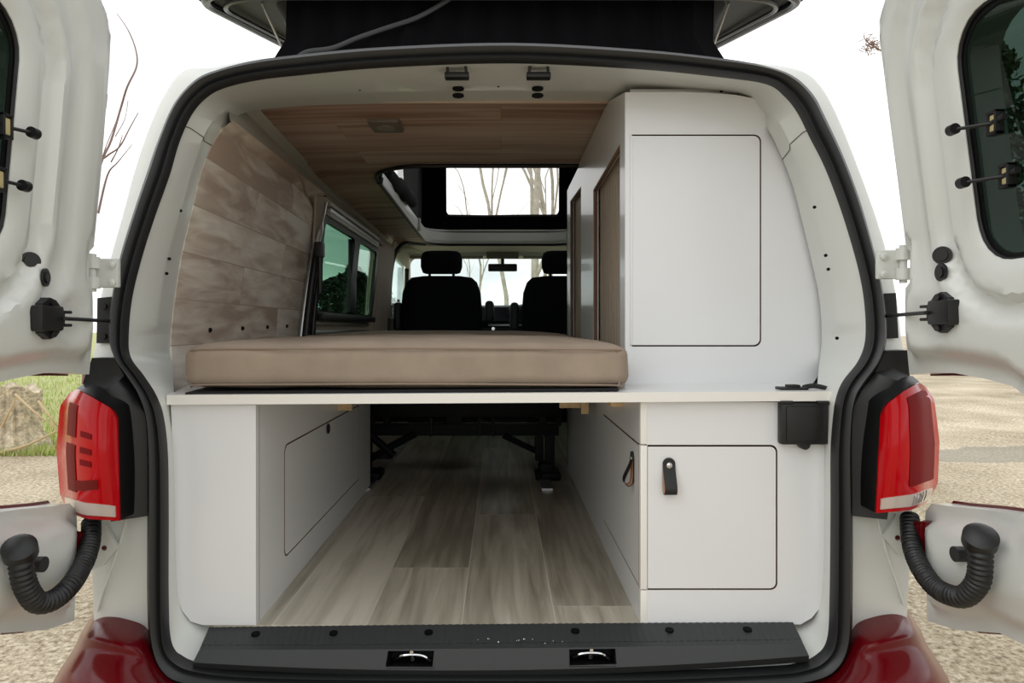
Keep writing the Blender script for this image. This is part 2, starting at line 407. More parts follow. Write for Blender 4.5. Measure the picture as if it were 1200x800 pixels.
for k0, k1 in ((18 * NS + 3, 18 * NS), (31 * NS - 1, 31 * NS + 2)):
    q = [r[round(lerp(k0, k1, t))] + V((-r[k0].x, 0, 0)).normalized() * 0.0006 for r, t in zip(rows, (0, 0.12, 0.5, 0.62, 1.0))]
    MB().tube(q, 0.0011, 6).build('panel_joint', mat('joint line grey', (96, 92, 86), 0.8), fr)  # dark grey line along the seam between frame panels

# body around the opening and its outer skin
rows = [[o.lerp(i, 0.3) + V((0, 0.012, 0)) for o, i in zip(so_, si_)], [p + V((0, 0.012, 0)) for p in so_]]
rows.append([s_.lerp(b_, 0.9) for s_, b_ in zip(so_, bo_)])
rows.append(bo_)
out2 = [p + V((p.x, 0, 0)).normalized() * 0.022 * min(1, abs(p.x) / 0.5) + V((0, 0.05, 0.012 if p.z > CZ + 0.45 else 0)) for p in bo_]
rows.append(out2)
rows.append([V((p.x * 1.01, 0.36, min(p.z + (0.02 if p.z > CZ + 0.45 else 0), CZ + 0.64))) for p in out2])
MB().loft(rows, closed=True).build('body_panel', M_white, VAN, 40)
def skin_x(z): return pw([(-1.2, 0.90), (-0.1, 0.90), (0.2, 0.84), (0.48, 0.745), (0.58, 0.70)], z)
for sgn in (-1, 1):
    hol = [[(4.34, 0.0), (5.5, 0.0), (5.46, 0.2), (5.2, 0.46), (4.34, 0.48)]] + ([rrect(2.66, 0.04, 4.08, 0.45, 0.05)] if sgn < 0 else [])
    plate('side_panel', [(1.66, -0.85), (5.6, -0.85), (5.6, 0.0), (5.35, 0.45), (5.0, 0.58), (1.66, 0.58)],
          lambda u, v, w, s=sgn: W(s * (lerp(skin_x(v), 0.800 - 0.10 * max(0, v), sstep(1.7, 2.6, u)) - w), u, v), 0.006, M_out, VAN, hol, res=0.16)
cut = rrect(-0.485, 2.47, 0.485, 4.52, 0.20, 10)
def roof_z(u, base_, cam): return base_ - cam * (u / 0.65) ** 2 - 0.10 * sstep(0.665, 0.755, abs(u))
plate('roof_panel', [(-0.752, 1.66), (-0.70, 1.655), (0.70, 1.655), (0.752, 1.66), (0.752, 5.0), (-0.752, 5.0)], lambda u, v, w: W(u, v, roof_z(u, 0.655, 0.012) - w), 0.012, M_white, VAN, [rrect(-0.50, 2.45, 0.50, 4.54, 0.2, 10)], res=0.05)
# lip of the roof cut-out
lipz0, lipz1 = (lambda D: 0.598 - 0.036 * sstep(2.4, 4.5, D)), 0.628
rows = [[W(u, v, lipz0(v) - 0.004 - 0.012 * (u / 0.65) ** 2) for u, v in cut], [W(u * 0.985, 3.495 + (v - 3.495) * 0.985, lipz0(v) + 0.012) for u, v in cut], [W(u * 0.985, 3.495 + (v - 3.495) * 0.985, lipz1) for u, v in cut], [W(u * 1.05, 3.495 + (v - 3.495) * 1.03, lipz1 + 0.004) for u, v in cut]]
MB().loft(rows, closed=True).build('roof_lip', M_lip, VAN, 30)
MB().tube([W(u, v, lipz0(v) - 0.010 - 0.012 * (u / 0.65) ** 2) for u, v in cut], 0.008, 8, closed=True).build('edge_trim', M_blk, VAN)
pb = P(511, 283, 4.3)
MB().box(P(491, 262, 3.95) + V((-0.004, -0.02, -0.04)), P(491, 262, 3.95) + V((0.008, 0.02, 0.03)), 0.003).build('strut_bracket', M_grey, VAN)

# raised roof shell hinged behind, open towards the front
def shell_h(D): return 0.892 + 0.244 * (D - 1.84)
out = rrect(-0.835, 1.70, 0.835, 5.1, 0.20, 8)
plate('roof_shell', out, lambda u, v, w: W(u * (1 - 0.06 * w / 0.1), v, shell_h(v) + w + (0.05 * (1 - (u / 0.84) ** 2) if w else 0)), 0.10, M_under, VAN, res=0.3)
rim = [W(u * 0.975, 3.45 + (v - 3.45) * 0.985, shell_h(v) - 0.004) for u, v in out]
MB().tube(rim, 0.012, 8, closed=True).tube([W(u * 0.93, 3.45 + (v - 3.45) * 0.96, shell_h(v) - 0.002) for u, v in out], 0.007, 6, closed=True).build('shell_rim', mat('satin black rim', (52, 54, 54), 0.4), VAN)
inr = rrect(-0.64, 1.86, 0.64, 4.9, 0.10, 6)
MB().loft([[W(u, v, shell_h(v) - 0.001) for u, v in inr], [W(u * 0.97, 3.45 + (v - 3.45) * 0.98, shell_h(v) - 0.05) for u, v in inr]], closed=True).build('inner_roof_rim', M_under, VAN)
for (a, b) in (((303, -5), (331, 57)), ((857, -5), (835, 57))):
    MB().bar(P(a[0], a[1], 1.92), P(b[0], b[1], 1.92), 0.0032, 8).build('stay_wire', mat('pale stay cord', (208, 206, 198), 0.6), VAN)

# tent cloth of the raised roof
tent = bpy.data.objects.new('roof_tent', None); COL.objects.link(tent); tent.parent = VAN; tent.location = -wloc(VAN)
def canvas_wall(name, pts, m, holes=(), wob=0.012, fl=None):
    pass
def wobf(p, a=0.012): return p + V(noise.noise_vector(p * 5.0)) * a
rr = []
for k in range(9):
    t = k / 8; z = lerp(0.60, 1.02, t); hw = 0.560 + 0.04 * (1 - sstep(0.22, 0.40, t))
    rr.append([wobf(W(lerp(-hw, hw, q / 40), 1.80 + 0.012 * math.sin(q * 2.1), z), 0.012) for q in range(41)])
MB().loft(rr).build('rear_canvas', M_blkfab, tent, 60)
ropes = [P(350,66,1.76), P(362,60,1.77), P(390,56,1.775), P(420,44,1.775), P(455,32,1.775), P(490,20,1.775), P(525,0,1.775), P(540,-12,1.775)]
MB().tube(catmull(ropes, 6), 0.006, 8).build('canvas_cord', mat('dark cord', (58, 58, 60), 0.7), tent)
def side_canvas(sg):
    hole = [(2.75, 0.76), (3.1, 0.74), (3.5, 0.72), (3.78, 0.76), (3.74, 0.95), (3.4, 1.18), (2.8, 1.05)] if sg < 0 else rrect(2.75, 0.74, 4.3, 1.12, 0.05)
    ol = [(1.82, 0.64), (4.62, 0.60), (4.62, 1.56), (1.82, 0.88)]
    plate('side_canvas', ol, lambda u, v, w: wobf(W(sg * (0.535 + 0.03 * sstep(2.4, 1.95, u)) + w * sg, u, v), 0.012), 0.002, M_gryfab, tent, [hole], res=0.08, ang=70)
    plate('mesh_window', hole, lambda u, v, w: W(sg * 0.535 + w * sg, u, v), 0.001, glass('tent mesh film', (0.9, 0.9, 0.89)) if sg < 0 else bpy.data.materials['tent mesh film'], tent)
side_canvas(-1); side_canvas(1)
fw = rrect(-0.370, 0.762, 0.392, 1.40, 0.03, 4)
plate('front_canvas', [(-0.55, 0.60), (0.55, 0.60), (0.55, 1.60), (-0.55, 1.60)], lambda u, v, w: wobf(W(u, 4.62 + w, v), 0.008), 0.002, M_blkfab, tent, [fw], res=0.08, ang=70)
plate('clear_window', fw, lambda u, v, w: W(u, 4.622 + w, v), 0.001, G_pvc, tent)
MB().tube([W(-0.37, 4.61, 0.758), W(-0.1, 4.6, 0.752), W(0.15, 4.6, 0.756), W(0.39, 4.61, 0.758)], 0.008, 6).build('window_hem', M_gryfab, tent)
a, b = P(452, 203, 2.9), P(484, 236, 3.5)
MB().tube([lerp(a, b, k / 10) + V((0, 0, 0.006 * math.sin(k * 1.7))) for k in range(11)], lambda t: 0.026 + 0.012 * math.sin(3.1 * t), 12).build('rolled_flap', M_gryfab, tent)
MB().bar(P(449, 180, 2.7), P(445, 214, 2.7), 0.007, 8).bar(P(446, 208, 2.7), P(445, 216, 2.7), 0.012, 8).build('gas_strut', M_blk, VAN)

# ------------------------------------------------------------------ rear doors
def door(sg):
    Xt = [(-0.56, 0.806), (-0.34, 0.800), (-0.09, 0.778), (0.09, 0.775), (0.30, 0.755), (0.57, 0.734)] if sg < 0 else \
         [(-0.56, 0.806), (-0.34, 0.800), (-0.09, 0.772), (0.15, 0.766), (0.30, 0.747), (0.51, 0.720), (0.58, 0.706)]
    D0 = 1.29
    def T(s, z, w): return W(sg * (pw(Xt, z) + w), D0 - s, z)
    ol = [(0.0, -0.553), (0.08, -0.535), (0.19, -0.492), (0.35, -0.475), (0.72, -0.47), (0.735, -0.2), (0.735, 0.3), (0.70, 0.58), (0.62, 0.64), (0.35, 0.66), (0.15, 0.655), (0.085, 0.638), (0.042, 0.610), (0.014, 0.575), (0.003, 0.54), (0.0, 0.50),
          (0.0, 0.45), (0.0, 0.30), (0.0, 0.153), (0.012, 0.143), (0.012, 0.085), (0.0, 0.075), (0.0, 0.0), (0.0, -0.088), (0.06, -0.081), (0.13, -0.077), (0.20, -0.081), (0.26, -0.088), (0.31, -0.115), (0.325, -0.19), (0.305, -0.255), (0.25, -0.285), (0.16, -0.300), (0.07, -0.318), (0.025, -0.325), (0.004, -0.345), (0.0, -0.37), (0.0, -0.46)]
    sw = 0.258 if sg < 0 else 0.222
    win = rrect(sw, 0.10, 0.66, 0.475, 0.07, 6)
    def hgt(s, z):
        do, dw = pdist((s, z), ol), pdist((s, z), win)
        h = 0.026 * sstep(0.022, 0.044, do)
        if z > -0.09:
            h -= 0.020 * sstep(0.050, 0.062, dw) * (1 - sstep(0.078, 0.094, dw)) * sstep(-0.09, -0.03, z)
            h -= 0.010 * sstep(0.110, 0.125, dw) * (1 - sstep(0.15, 0.17, dw)) * sstep(0.0, 0.08, z)
            h -= 0.006 * (1 - sstep(0.0, 0.014, dw))
        if z > -0.12: h += 0.006 * sstep(-0.09, -0.03, z) * (1 - sstep(0.02, 0.10, abs(z - 0.02)))
        for (a, b) in ((0.028, 0.56), (0.032, 0.515), (0.024, 0.47)):       # small pressed pads near the top of the flange
            h += 0.004 * (1 - sstep(0.010, 0.016, math.hypot((s - a) * 1.2, z - b)))
        h -= 0.008 * (1 - sstep(0.028, 0.050, math.hypot(s - 0.10, z - 0.015)))   # dish behind the door stop
        h += 0.014 * sstep(-0.28, -0.36, z) * sstep(0.02, 0.08, z + 0.553 - 0.3 * s) * sstep(0.03, 0.09, do)
        return h
    def surf(px, py, off=0.0):
        """point of the inner skin seen at a pixel, lifted off it by off"""
        D = 1.15
        for _ in range(8):
            z = (VY - py) / F * D; s_ = D0 - D; D = (pw(Xt, z) - hgt(s_, z)) * F / abs(px - VX)
        z = (VY - py) / F * D; s_ = D0 - D
        return W(sg * (pw(Xt, z) - hgt(s_, z) - off), D, z), s_, z
    # inner pressing
    v2, tris, loops = cdt(ol, [win], 0.013); n = len(v2)
    vs = [T(s, z, -hgt(s, z)) for s, z in v2]; fs = [list(f) for f in tris]
    for lp in loops:
        k = len(vs); vs += [T(v2[q][0], v2[q][1], 0.042) for q in lp]; m = len(lp)
        fs += [[lp[q], lp[(q + 1) % m], k + (q + 1) % m, k + q] for q in range(m)]
    d = mk('rear_door', vs, fs, M_white, VAN, 50)
    c = (0.37, 0.05)
    big = []
    for k in range(len(ol)):
        p, q = ol[k - 1], ol[(k + 1) % len(ol)]; dx, dz = q[0] - p[0], q[1] - p[1]; L = math.hypot(dx, dz) or 1
        if not (0.08 < ol[k][1] < 0.15 and ol[k][0] < 0.05): big.append((ol[k][0] + dz / L * 0.005, ol[k][1] - dx / L * 0.005))
    plate('outer_skin', big, lambda s, z, w: T(s, z, 0.042 + w), 0.006, M_out, d, [win], res=0.1)
    MB().tube([T(s, z, -0.015) for s, z in win], 0.0035, 8, closed=True).build('window_rubber', M_blk, d)
    plate('window_pane', rrect(sw - 0.004, 0.096, 0.664, 0.479, 0.073, 6), lambda s, z, w: T(s, z, -0.009 + w), 0.004, G_priv, d, res=0.08)
    plate('window_border', rrect(sw - 0.004, 0.096, 0.664, 0.479, 0.073, 6), lambda s, z, w: T(s, z, -0.0125 + w), 0.002, M_blk2, d, [rrect(sw + 0.010, 0.110, 0.65, 0.465, 0.06, 6)], res=0.08)
    inw = V((-sg, 0, 0))
    for (kx, ky, ex, ey) in (((22, 156, -4, 148), (12, 218, -12, 210)) if sg < 0 else ((1133, 152, 1158, 144), (1145, 214, 1171, 206))):
        q, s0, z0 = surf(kx, ky, 0.022); e, s1, z1 = surf(ex, ey, 0.010); mb = MB()   # knob, pin and clip of the window hanger
        mb.bar(q + V((0, 0.006, 0)), q - V((0, 0.007, 0)), 0.0085, 14); mb.bar(q, e, 0.0028, 8)
        for (a, b) in (((-0.010, -0.018), (-0.006, 0.018)), ((0.006, -0.018), (0.010, 0.018)), ((-0.010, 0.013), (0.010, 0.018)), ((-0.010, -0.018), (0.010, -0.013))):
            mb.box(e + V((-0.006, a[0], a[1])), e + V((0.008, b[0], b[1])), 0.0012)
        mb.bar(e + V((0, 0.006, 0.0)), e + V((0, -0.022, 0.004)), 0.005, 8)
        mb.build('window_clip', M_blk, d)
        MB().box(e + V((-0.003, -0.006, -0.012)), e + V((0.006, 0.006, 0.012)), 0.001).build('brass_insert', mat('pale brass', (204, 190, 140), 0.4, metal=0.3), d)
    for (kx, ky) in (((45, 306), (53, 325)) if sg < 0 else ((1116, 299), (1109, 319))):
        q, s0, z0 = surf(kx, ky, 0.0); q2 = [surf(kx + dx, ky)[0] for dx in (-6, 6)]; tn = (q2[1] - q2[0]).normalized(); nn = V((tn.y, -tn.x, 0)); nn = nn if nn.dot(inw) > 0 else -nn
        MB().disc(q - nn * 0.002, nn, 0.0150, 0.004, 24).disc(q, nn, 0.0095, 0.0045, 20).build('rubber_grommet', M_blk, d)
    # door stop box with its strap
    bx, by = (50, 373) if sg < 0 else (1111, 366)
    q, s0, z0 = surf(bx, by, 0.0); mb = MB()
    mb.box(q + V((-0.020, -0.030, -0.021)), q + V((0.020, 0.026, 0.021)), 0.006)
    pl = [(0.0, 0.034), (0.016, 0.030), (0.038, 0.010), (0.038, -0.010), (0.016, -0.030), (0.0, -0.034), (-0.018, -0.024), (-0.022, 0.0), (-0.018, 0.024)]
    plate('', pl, lambda u, v, w: q + V((-sg * (0.012 - w), u, v)), 0.02, None, mb=mb)
    for zz in (-0.011, 0.0, 0.011): mb.bar(q + V((-sg * 0.014, 0.02, zz)), q + V((-sg * 0.014, 0.050, zz)), 0.003, 6)
    for zz in (0.026, -0.026): mb.disc(q + V((-sg * 0.012, 0.004, zz)), inw, 0.005, 0.004, 10)
    e = P(128, 376, 1.332) if sg < 0 else P(1039, 370, 1.332)
    mb.bar(q + V((-sg * 0.024, 0.02, 0)), e, 0.0034, 8)
    mb.build('door_stop', M_blk, d)
    # upper and lower hinge
    hm = MB(); hx = (112, 320) if sg < 0 else (1055, 310)
    h0 = P(hx[0] - 6 * -sg * -1 if False else hx[0], hx[1], 1.31)
    for zz in (0.030, -0.030): hm.bar(h0 + V((0, -0.01, zz)), h0 + V((0, -0.01, zz - 0.022 * (1 if zz > 0 else -1))), 0.013, 12)
    hm.bar(h0 + V((0, -0.01, -0.036)), h0 + V((0, -0.01, 0.036)), 0.007, 10)
    hm.box(h0 + V((min(0, -sg * 0.046), -0.006, -0.028)), h0 + V((max(0, -sg * 0.046), 0.006, 0.028)), 0.004)
    for zz in (0.016, -0.018): hm.disc(h0 + V((-sg * 0.036, -0.006, zz)), (0, -1, 0), 0.008, 0.004, 14, 0, 0.002)
    hm.build('hinge', M_white, d)
    hm = MB(); hx = (90, 642) if sg < 0 else (1083, 630); h0 = P(hx[0], hx[1], 1.275)
    hm.box(h0 + V((-0.016, -0.012, -0.030)), h0 + V((0.016, 0.012, 0.030)), 0.006); hm.bar(h0 + V((0, -0.012, -0.034)), h0 + V((0, -0.012, 0.034)), 0.009, 10)
    hm.build('lower_hinge', M_red, d)
    # cable hose from door to pillar
    h0 = [(23, 648), (25, 664), (30, 686), (43, 705)] if sg < 0 else [(1149, 635), (1149, 655), (1146, 681), (1131, 698)]
    hd = (1.045, 1.045, 1.055, 1.08)
    h1 = [(62, 703, 1.112), (82, 686, 1.155), (98, 660, 1.22), (106, 635, 1.27), (107, 612, 1.31)] if sg < 0 else [(1113, 697, 1.112), (1094, 686, 1.16), (1077, 662, 1.22), (1068, 635, 1.27), (1066, 605, 1.31)]
    pts = catmull([P(a, b, q) for (a, b), q in zip(h0, hd)] + [P(*a) for a in h1], 26); rl = [0]
    for a, b in zip(pts, pts[1:]): rl.append(rl[-1] + (b - a).length)
    hs = MB().tube(pts, lambda t: 0.0162 + 0.0013 * math.sin(rl[int(round(t * (len(pts) - 1)))] * 2 * math.pi / 0.0082), 16)
    c, s0, z0 = surf(20 if sg < 0 else 1150, 640 if sg < 0 else 627)
    ax = (inw * 0.25 + V((0, -0.55, 0.75))).normalized(); k0 = pts[0] + V((0, 0, 0.006)); hs.bar(c - inw * 0.012, k0, 0.014, 16)
    hs.bar(k0 - ax * 0.012, k0 + ax * 0.006, 0.024, 22); hs.bar(k0 + ax * 0.006, k0 + ax * 0.014, 0.024, 22, 0, 0.013)
    hs.build('cable_hose', M_blk, d)
    c2, s0, z0 = surf(39 if sg < 0 else 1131, 661 if sg < 0 else 649)
    MB().bar(c2 - inw * 0.01, c2 + inw * 0.018, 0.0125, 18).build('rubber_plug', M_blk, d)
    return d
door(-1); door(1)

# pillar fittings either side of the opening
for sg in (-1, 1):
    b = [(114, 349), (137, 347), (137, 402), (113, 402)] if sg < 0 else [(1031, 344), (1050, 343), (1053, 396), (1032, 397)]
    mb = MB(); q = [P(x, y, 1.348) for x, y in b]; q2 = [p + V((0, 0.02, 0)) for p in q]
    mb.add(q + q2, [[0, 1, 2, 3], [0, 1, 5, 4], [1, 2, 6, 5], [2, 3, 7, 6], [3, 0, 4, 7]])
    for t in (0.2, 0.85): mb.disc(q[0].lerp(q[1], 0.35).lerp(q[3].lerp(q[2], 0.35), t), (0, -1, 0), 0.006, 0.004, 12)
    mb.build('door_stop_plate', M_blk, VAN)
    # black pillar trim that carries the lamp
    o = [(110, 419), (136, 419), (147, 440), (160, 461), (171, 487), (175, 520), (176, 604), (140, 606), (132, 560), (130, 500), (108, 447)] if sg < 0 else \
        [(1063, 410), (1036, 411), (1024, 436), (1008, 457), (999, 480), (996, 520), (996, 604), (1030, 604), (1036, 560), (1040, 500), (1064, 440)]
    mb = MB(); sh = lambda u, v, w: P(u, v, 1.325) + V((0, w - (0.03 * sstep(0, 40, abs(u - (176 if sg < 0 else 996)))) * (1 if 440 < v else 0.2), 0))
    plate('pillar_trim', o, sh, 0.04, M_blk, VAN, res=14, ang=40)
    # tail lamp: rows from the inner edge round to the outer edge
    def lampmap(u, v):     # u 0 inner .. 1 outer, v 0 top .. 1 bottom
        if sg < 0: xi, xo = 137 + 3 * v, pw([(0, 82), (0.12, 70), (0.5, 66), (0.9, 70), (1, 76)], v)
        else: xi, xo = 1033 - 6 * v, pw([(0, 1085), (0.12, 1095), (0.5, 1101), (0.9, 1099), (1, 1092)], v)
        yt = pw([(0, 490), (0.1, 479), (0.5, 466), (0.85, 456), (1, 460)], u) if sg < 0 else pw([(0, 487), (0.1, 474), (0.5, 458), (0.85, 448), (1, 453)], u)
        yb = pw([(0, 610), (0.6, 608), (0.9, 601), (1, 592)], u) if sg < 0 else pw([(0, 601), (0.6, 598), (0.9, 590), (1, 580)], u)
        D = 1.285 - 0.055 * math.sin(math.pi * min(1, u * 1.05 + 0.12)) ** 0.7 * (0.65 + 0.35 * math.sin(math.pi * (0.12 + 0.76 * v))) + 0.10 * sstep(0.72, 1.0, u)
        return lerp(xi, xo, u), lerp(yt, yb, v), D
    lamp = bpy.data.objects.new('tail_lamp', None); COL.objects.link(lamp); lamp.parent = VAN; lamp.location = -wloc(VAN)
    def patch(name, u0, u1, v0, v1, m, lift=0.0, nu=14, nv=18, skew=0.0):
        rows = []
        for a in range(nv + 1):
            v = lerp(v0, v1, a / nv); r = []
            for b_ in range(nu + 1):
                u = lerp(u0, u1, b_ / nu); x, y, D = lampmap(u, v + skew * (u - u0)); r.append(P(x, y, D) - V((0, lift, 0)))
            rows.append(r)
        mb = MB().loft(rows)
        n = nu + 1; rim = [rows[0][k] for k in range(n)] + [rows[k][nu] for k in range(1, nv + 1)] + [rows[nv][k] for k in range(nu - 1, -1, -1)] + [rows[k][0] for k in range(nv - 1, 0, -1)]
        mb.loft([rim, [p + V((0, 0.004 + lift, 0)) for p in rim]], closed=True)
        return mb.build(name, m, lamp, 50)
    patch('red_lens', 0, 1, 0, 1, M_lens)
    patch('clear_lens', 0.06, 0.90, 0.865, 0.965, M_clear, 0.0025, 10, 3)
    if sg < 0:
        patch('light_guide', 0.70, 0.84, 0.10, 0.36, M_guide, 0.0015, 4, 6); patch('light_guide', 0.70, 0.84, 0.42, 0.80, M_guide, 0.0015, 4, 8)
        patch('light_guide', 0.34, 0.72, 0.66, 0.74, M_guide, 0.0015, 8, 3, 0.12)
        for v in (0.29, 0.42, 0.52): patch('lamp_segment', 0.44, 0.62, v, v + 0.045, M_lens2, 0.0015, 4, 2)
    else:
        patch('light_guide', 0.52, 0.92, 0.06, 0.80, M_lens2, 0.0012, 8, 10)
        for k in range(5): patch('reflector_rib', 0.60 + 0.05 * k, 0.625 + 0.05 * k, 0.87, 0.955, M_chr, 0.004, 2, 2)
    rows = []
    for (du, dD) in ((0, 0.002), (1, 0.05), (2, 0.11)):
        r = []
        for k in range(41):
            t = k / 40
            u, v = (t * 4, 0) if t < 0.25 else ((1, (t - .25) * 4) if t < .5 else ((1 - (t - .5) * 4, 1) if t < .75 else (0, 1 - (t - .75) * 4)))
            x, y, D = lampmap(u, v); cxp = 103 if sg < 0 else 1066
            p = P(x, y, D); r.append(p + V((0, dD, 0)) + (P(cxp, 530, 1.3) - p) * V((1, 0, 1)).dot(V((0, 0, 0))) if False else p + V((0, dD, 0)))
        rows.append(r)
    MB().loft(rows, closed=True).build('lamp_housing', M_blk, lamp, 40)
    cap = []
    for k in range(9):     # black shoulder above the lamp
        u = k / 8 * 0.86; x, y, D = lampmap(u, 0)
        cap.append([P(x, y - 1, D - 0.002), P(lerp(x, 130 if sg < 0 else 1043, 0.25), y - 6 - 5 * math.sin(math.pi * u), D + 0.03), P(lerp(x, 135 if sg < 0 else 1038, 0.55), lerp(y, 448 if sg < 0 else 441, 0.75) - 2, 1.33), P(lerp(x, 140 if sg < 0 else 1033, 0.7), 444 if sg < 0 else 438, 1.345)])
    MB().loft(cap).build('lamp_shoulder', M_blk, lamp, 60)
    # seam and bolt of the pillar foot
    c = P(126, 640, 1.33) if sg < 0 else P(1048, 628, 1.33)
    pl = [(-0.028, 0.03), (0.0, 0.045), (0.024, 0.0), (-0.004, -0.035), (-0.03, -0.045)]
    plate('hinge_pad', [(u * -sg if sg < 0 else -u, v) for u, v in pl] if sg > 0 else pl, lambda u, v, w: c + V((u, w - 0.008, v)), 0.008, M_white, VAN)
    MB().disc(c + V((0, -0.008, 0)), (0, -1, 0), 0.005, 0.003, 12).build('bolt', M_chr, VAN)
    fl = [(149, 606), (143, 628), (132, 662), (121, 692), (114, 716)] if sg < 0 else [(1026, 600), (1032, 622), (1042, 656), (1052, 686), (1059, 708)]
    MB().tube(catmull([P(a, b, 1.337) for a, b in fl], 4), 0.0028, 8).build('pillar_flange', M_white, VAN)

# bumper in dark red paint
colsL = [
 [(112,714,1.43),(98,736,1.40),(92,747,1.39),(89,757,1.39),(69,785,1.37),(50,820,1.36),(44,920,1.36)],
 [(115,717,1.36),(102,738,1.29),(96,748,1.275),(94,758,1.28),(75,786,1.25),(57,820,1.235),(51,920,1.235)],
 [(135,722,1.335),(126,745,1.255),(124,754,1.242),(122,763,1.252),(111,790,1.21),(100,825,1.19),(95,920,1.19)],
 [(158,727,1.335),(156,754,1.25),(155,762,1.238),(154,770,1.248),(147,798,1.203),(140,830,1.185),(138,920,1.185)],
 [(176,731,1.34),(166,754,1.27),(168,765,1.258),(172,777,1.262),(177,806,1.215),(178,835,1.19),(178,920,1.19)],
 [(181,755,1.335),(181,775,1.30),(184,788,1.29),(192,800,1.28),(203,816,1.24),(208,840,1.2),(208,920,1.2)],
 [(206,795,1.33),(210,801,1.315),(216,806,1.305),(222,811,1.285),(235,824,1.24),(240,845,1.2),(240,920,1.2)],
 [(300,803,1.328),(300,807,1.315),(300,811,1.305),(300,816,1.285),(300,828,1.24),(300,848,1.2),(300,920,1.2)],
 [(440,807,1.328),(440,811,1.315),(440,815,1.305),(440,820,1.285),(440,832,1.24),(440,850,1.2),(440,920,1.2)],
 [(587,808,1.328),(587,812,1.315),(587,816,1.305),(587,821,1.285),(587,833,1.24),(587,851,1.2),(587,920,1.2)]]
colsR = [[(2 * 587 - x, y - (3 if k < 6 else 0), D) for x, y, D in c] for k, c in enumerate(colsL[:-1])][::-1]
grid = [[P(*q) for q in c] for c in colsL + colsR]
bo2 = MB().loft(grid).build('bumper', M_red, VAN, 180)
md = bo2.modifiers.new('Subdivision', 'SUBSURF'); md.levels = 2; md.render_levels = 2

# ribbed sill plate with two latch wells
sw_ = lambda t, yy: None
def sill(t, k):   # t 0..1 left to right, k row
    L = [(245, 735, 1.368), (236, 756, 1.318), (235, 761, 1.305), (226, 776, 1.295), (226, 782, 1.31)][k]
    R = [(929, 729, 1.368), (939, 749, 1.318), (941, 754, 1.305), (948, 768, 1.295), (948, 775, 1.31)][k]
    C = [-1, 1, 2, 13, 13][k]
    x = lerp(L[0], R[0], t); y = lerp(L[1], R[1], t) + C * (1 - (2 * t - 1) ** 2)
    p = P(x, y, lerp(L[2], R[2], t))
    return p
SP = bpy.data.objects.new('sill_plate', None); COL.objects.link(SP); SP.parent = VAN; SP.location = -wloc(VAN)
mb = MB(); n = 340; wells = ((455, 510), (667, 721))
xs = [k / n for k in range(n + 1)]
top = []
for q in range(5):
    top.append([sill(t, 0).lerp(sill(t, 1), q / 4) + V((0, 0, 0.0007 * (1 if (k % 4) < 2 else 0))) for k, t in enumerate(xs)])
mb.loft(top); mb.loft([[sill(t, 1) for t in xs], [sill(t, 2) for t in xs]])
def px_of(p): return VX + F * p.x / (p.y - CY)
for seg in range(n):
    a, b = xs[seg], xs[seg + 1]; mid = px_of(sill((a + b) / 2, 2))
    if any(w0 < mid < w1 for w0, w1 in wells):
        q = [0.0, 0.10, 0.82, 1.0]
        for (u, v) in ((0.0, 0.08), (0.84, 1.0)):
            mb.add([sill(a, 2).lerp(sill(a, 3), u), sill(b, 2).lerp(sill(b, 3), u), sill(b, 2).lerp(sill(b, 3), v), sill(a, 2).lerp(sill(a, 3), v)], [[0, 1, 2, 3]])
    else: mb.add([sill(a, 2), sill(b, 2), sill(b, 3), sill(a, 3)], [[0, 1, 2, 3]])
mb.loft([[sill(t, 3) for t in xs], [sill(t, 4) for t in xs], [sill(t, 4) + V((0, 0.04, -0.004)) for t in xs]])
for e in (0, 1): mb.add([sill(e, 0), sill(e, 1), sill(e, 2), sill(e, 3), sill(e, 3) + V((0, 0.07, 0)), sill(e, 0) + V((0, 0.0, -0.02))], [[0, 1, 2, 3, 4, 5]])
mb.build('ribbed_cover', M_mat, SP, 30)
for w0, w1 in wells:
    xm = (w0 + w1) / 2
    t = (xm - 232) / (944 - 232); c = sill(t, 2).lerp(sill(t, 3), 0.46); hw = (w1 - w0) / 2 / 611
    well = MB(); f0 = [c + V((sx * hw * 0.99, 0.0, sz * 0.0155 )) + V((0, -0.006 * -sz, 0)) for sx, sz in ((-1, 1), (1, 1), (1, -1), (-1, -1))]
    b0 = [p + V((0, 0.05, -0.004)) for p in f0]
    well.add(f0 + b0, [[0, 1, 5, 4], [1, 2, 6, 5], [2, 3, 7, 6], [3, 0, 4, 7], [4, 5, 6, 7]])
    well.build('latch_well', M_blk2, SP, None, fixn=True)
    lk = MB(); lk.tube(catmull([c + V((-hw * 0.75, 0.02, -0.010)), c + V((-hw * 0.45, 0.014, -0.001)), c + V((0, 0.012, 0.002)), c + V((hw * 0.45, 0.012, 0.0)), c + V((hw * 0.8, 0.016, -0.011))], 6), 0.0035, 8)
    lk.bar(c + V((0, 0.022, -0.012)), c + V((0, 0.022, 0.013)), 0.006, 10); lk.bar(c + V((0, 0.006, 0.0095)), c + V((0, 0.02, 0.0105)), 0.0035, 10)
    lk.build('latch_striker', M_chr, SP)
for x in (301, 392, 503, 674, 784, 875):
    t = (x - 243) / (932 - 243); MB().disc(sill(t, 0).lerp(sill(t, 1), 0.42) + V((0, 0, -0.001)), (0, -0.1, 1), 0.0085, 0.0035, 16).build('screw_cap', mat('deep black plug', (6, 6, 7), 0.7, spec=0.1), SP)
dr = MB()
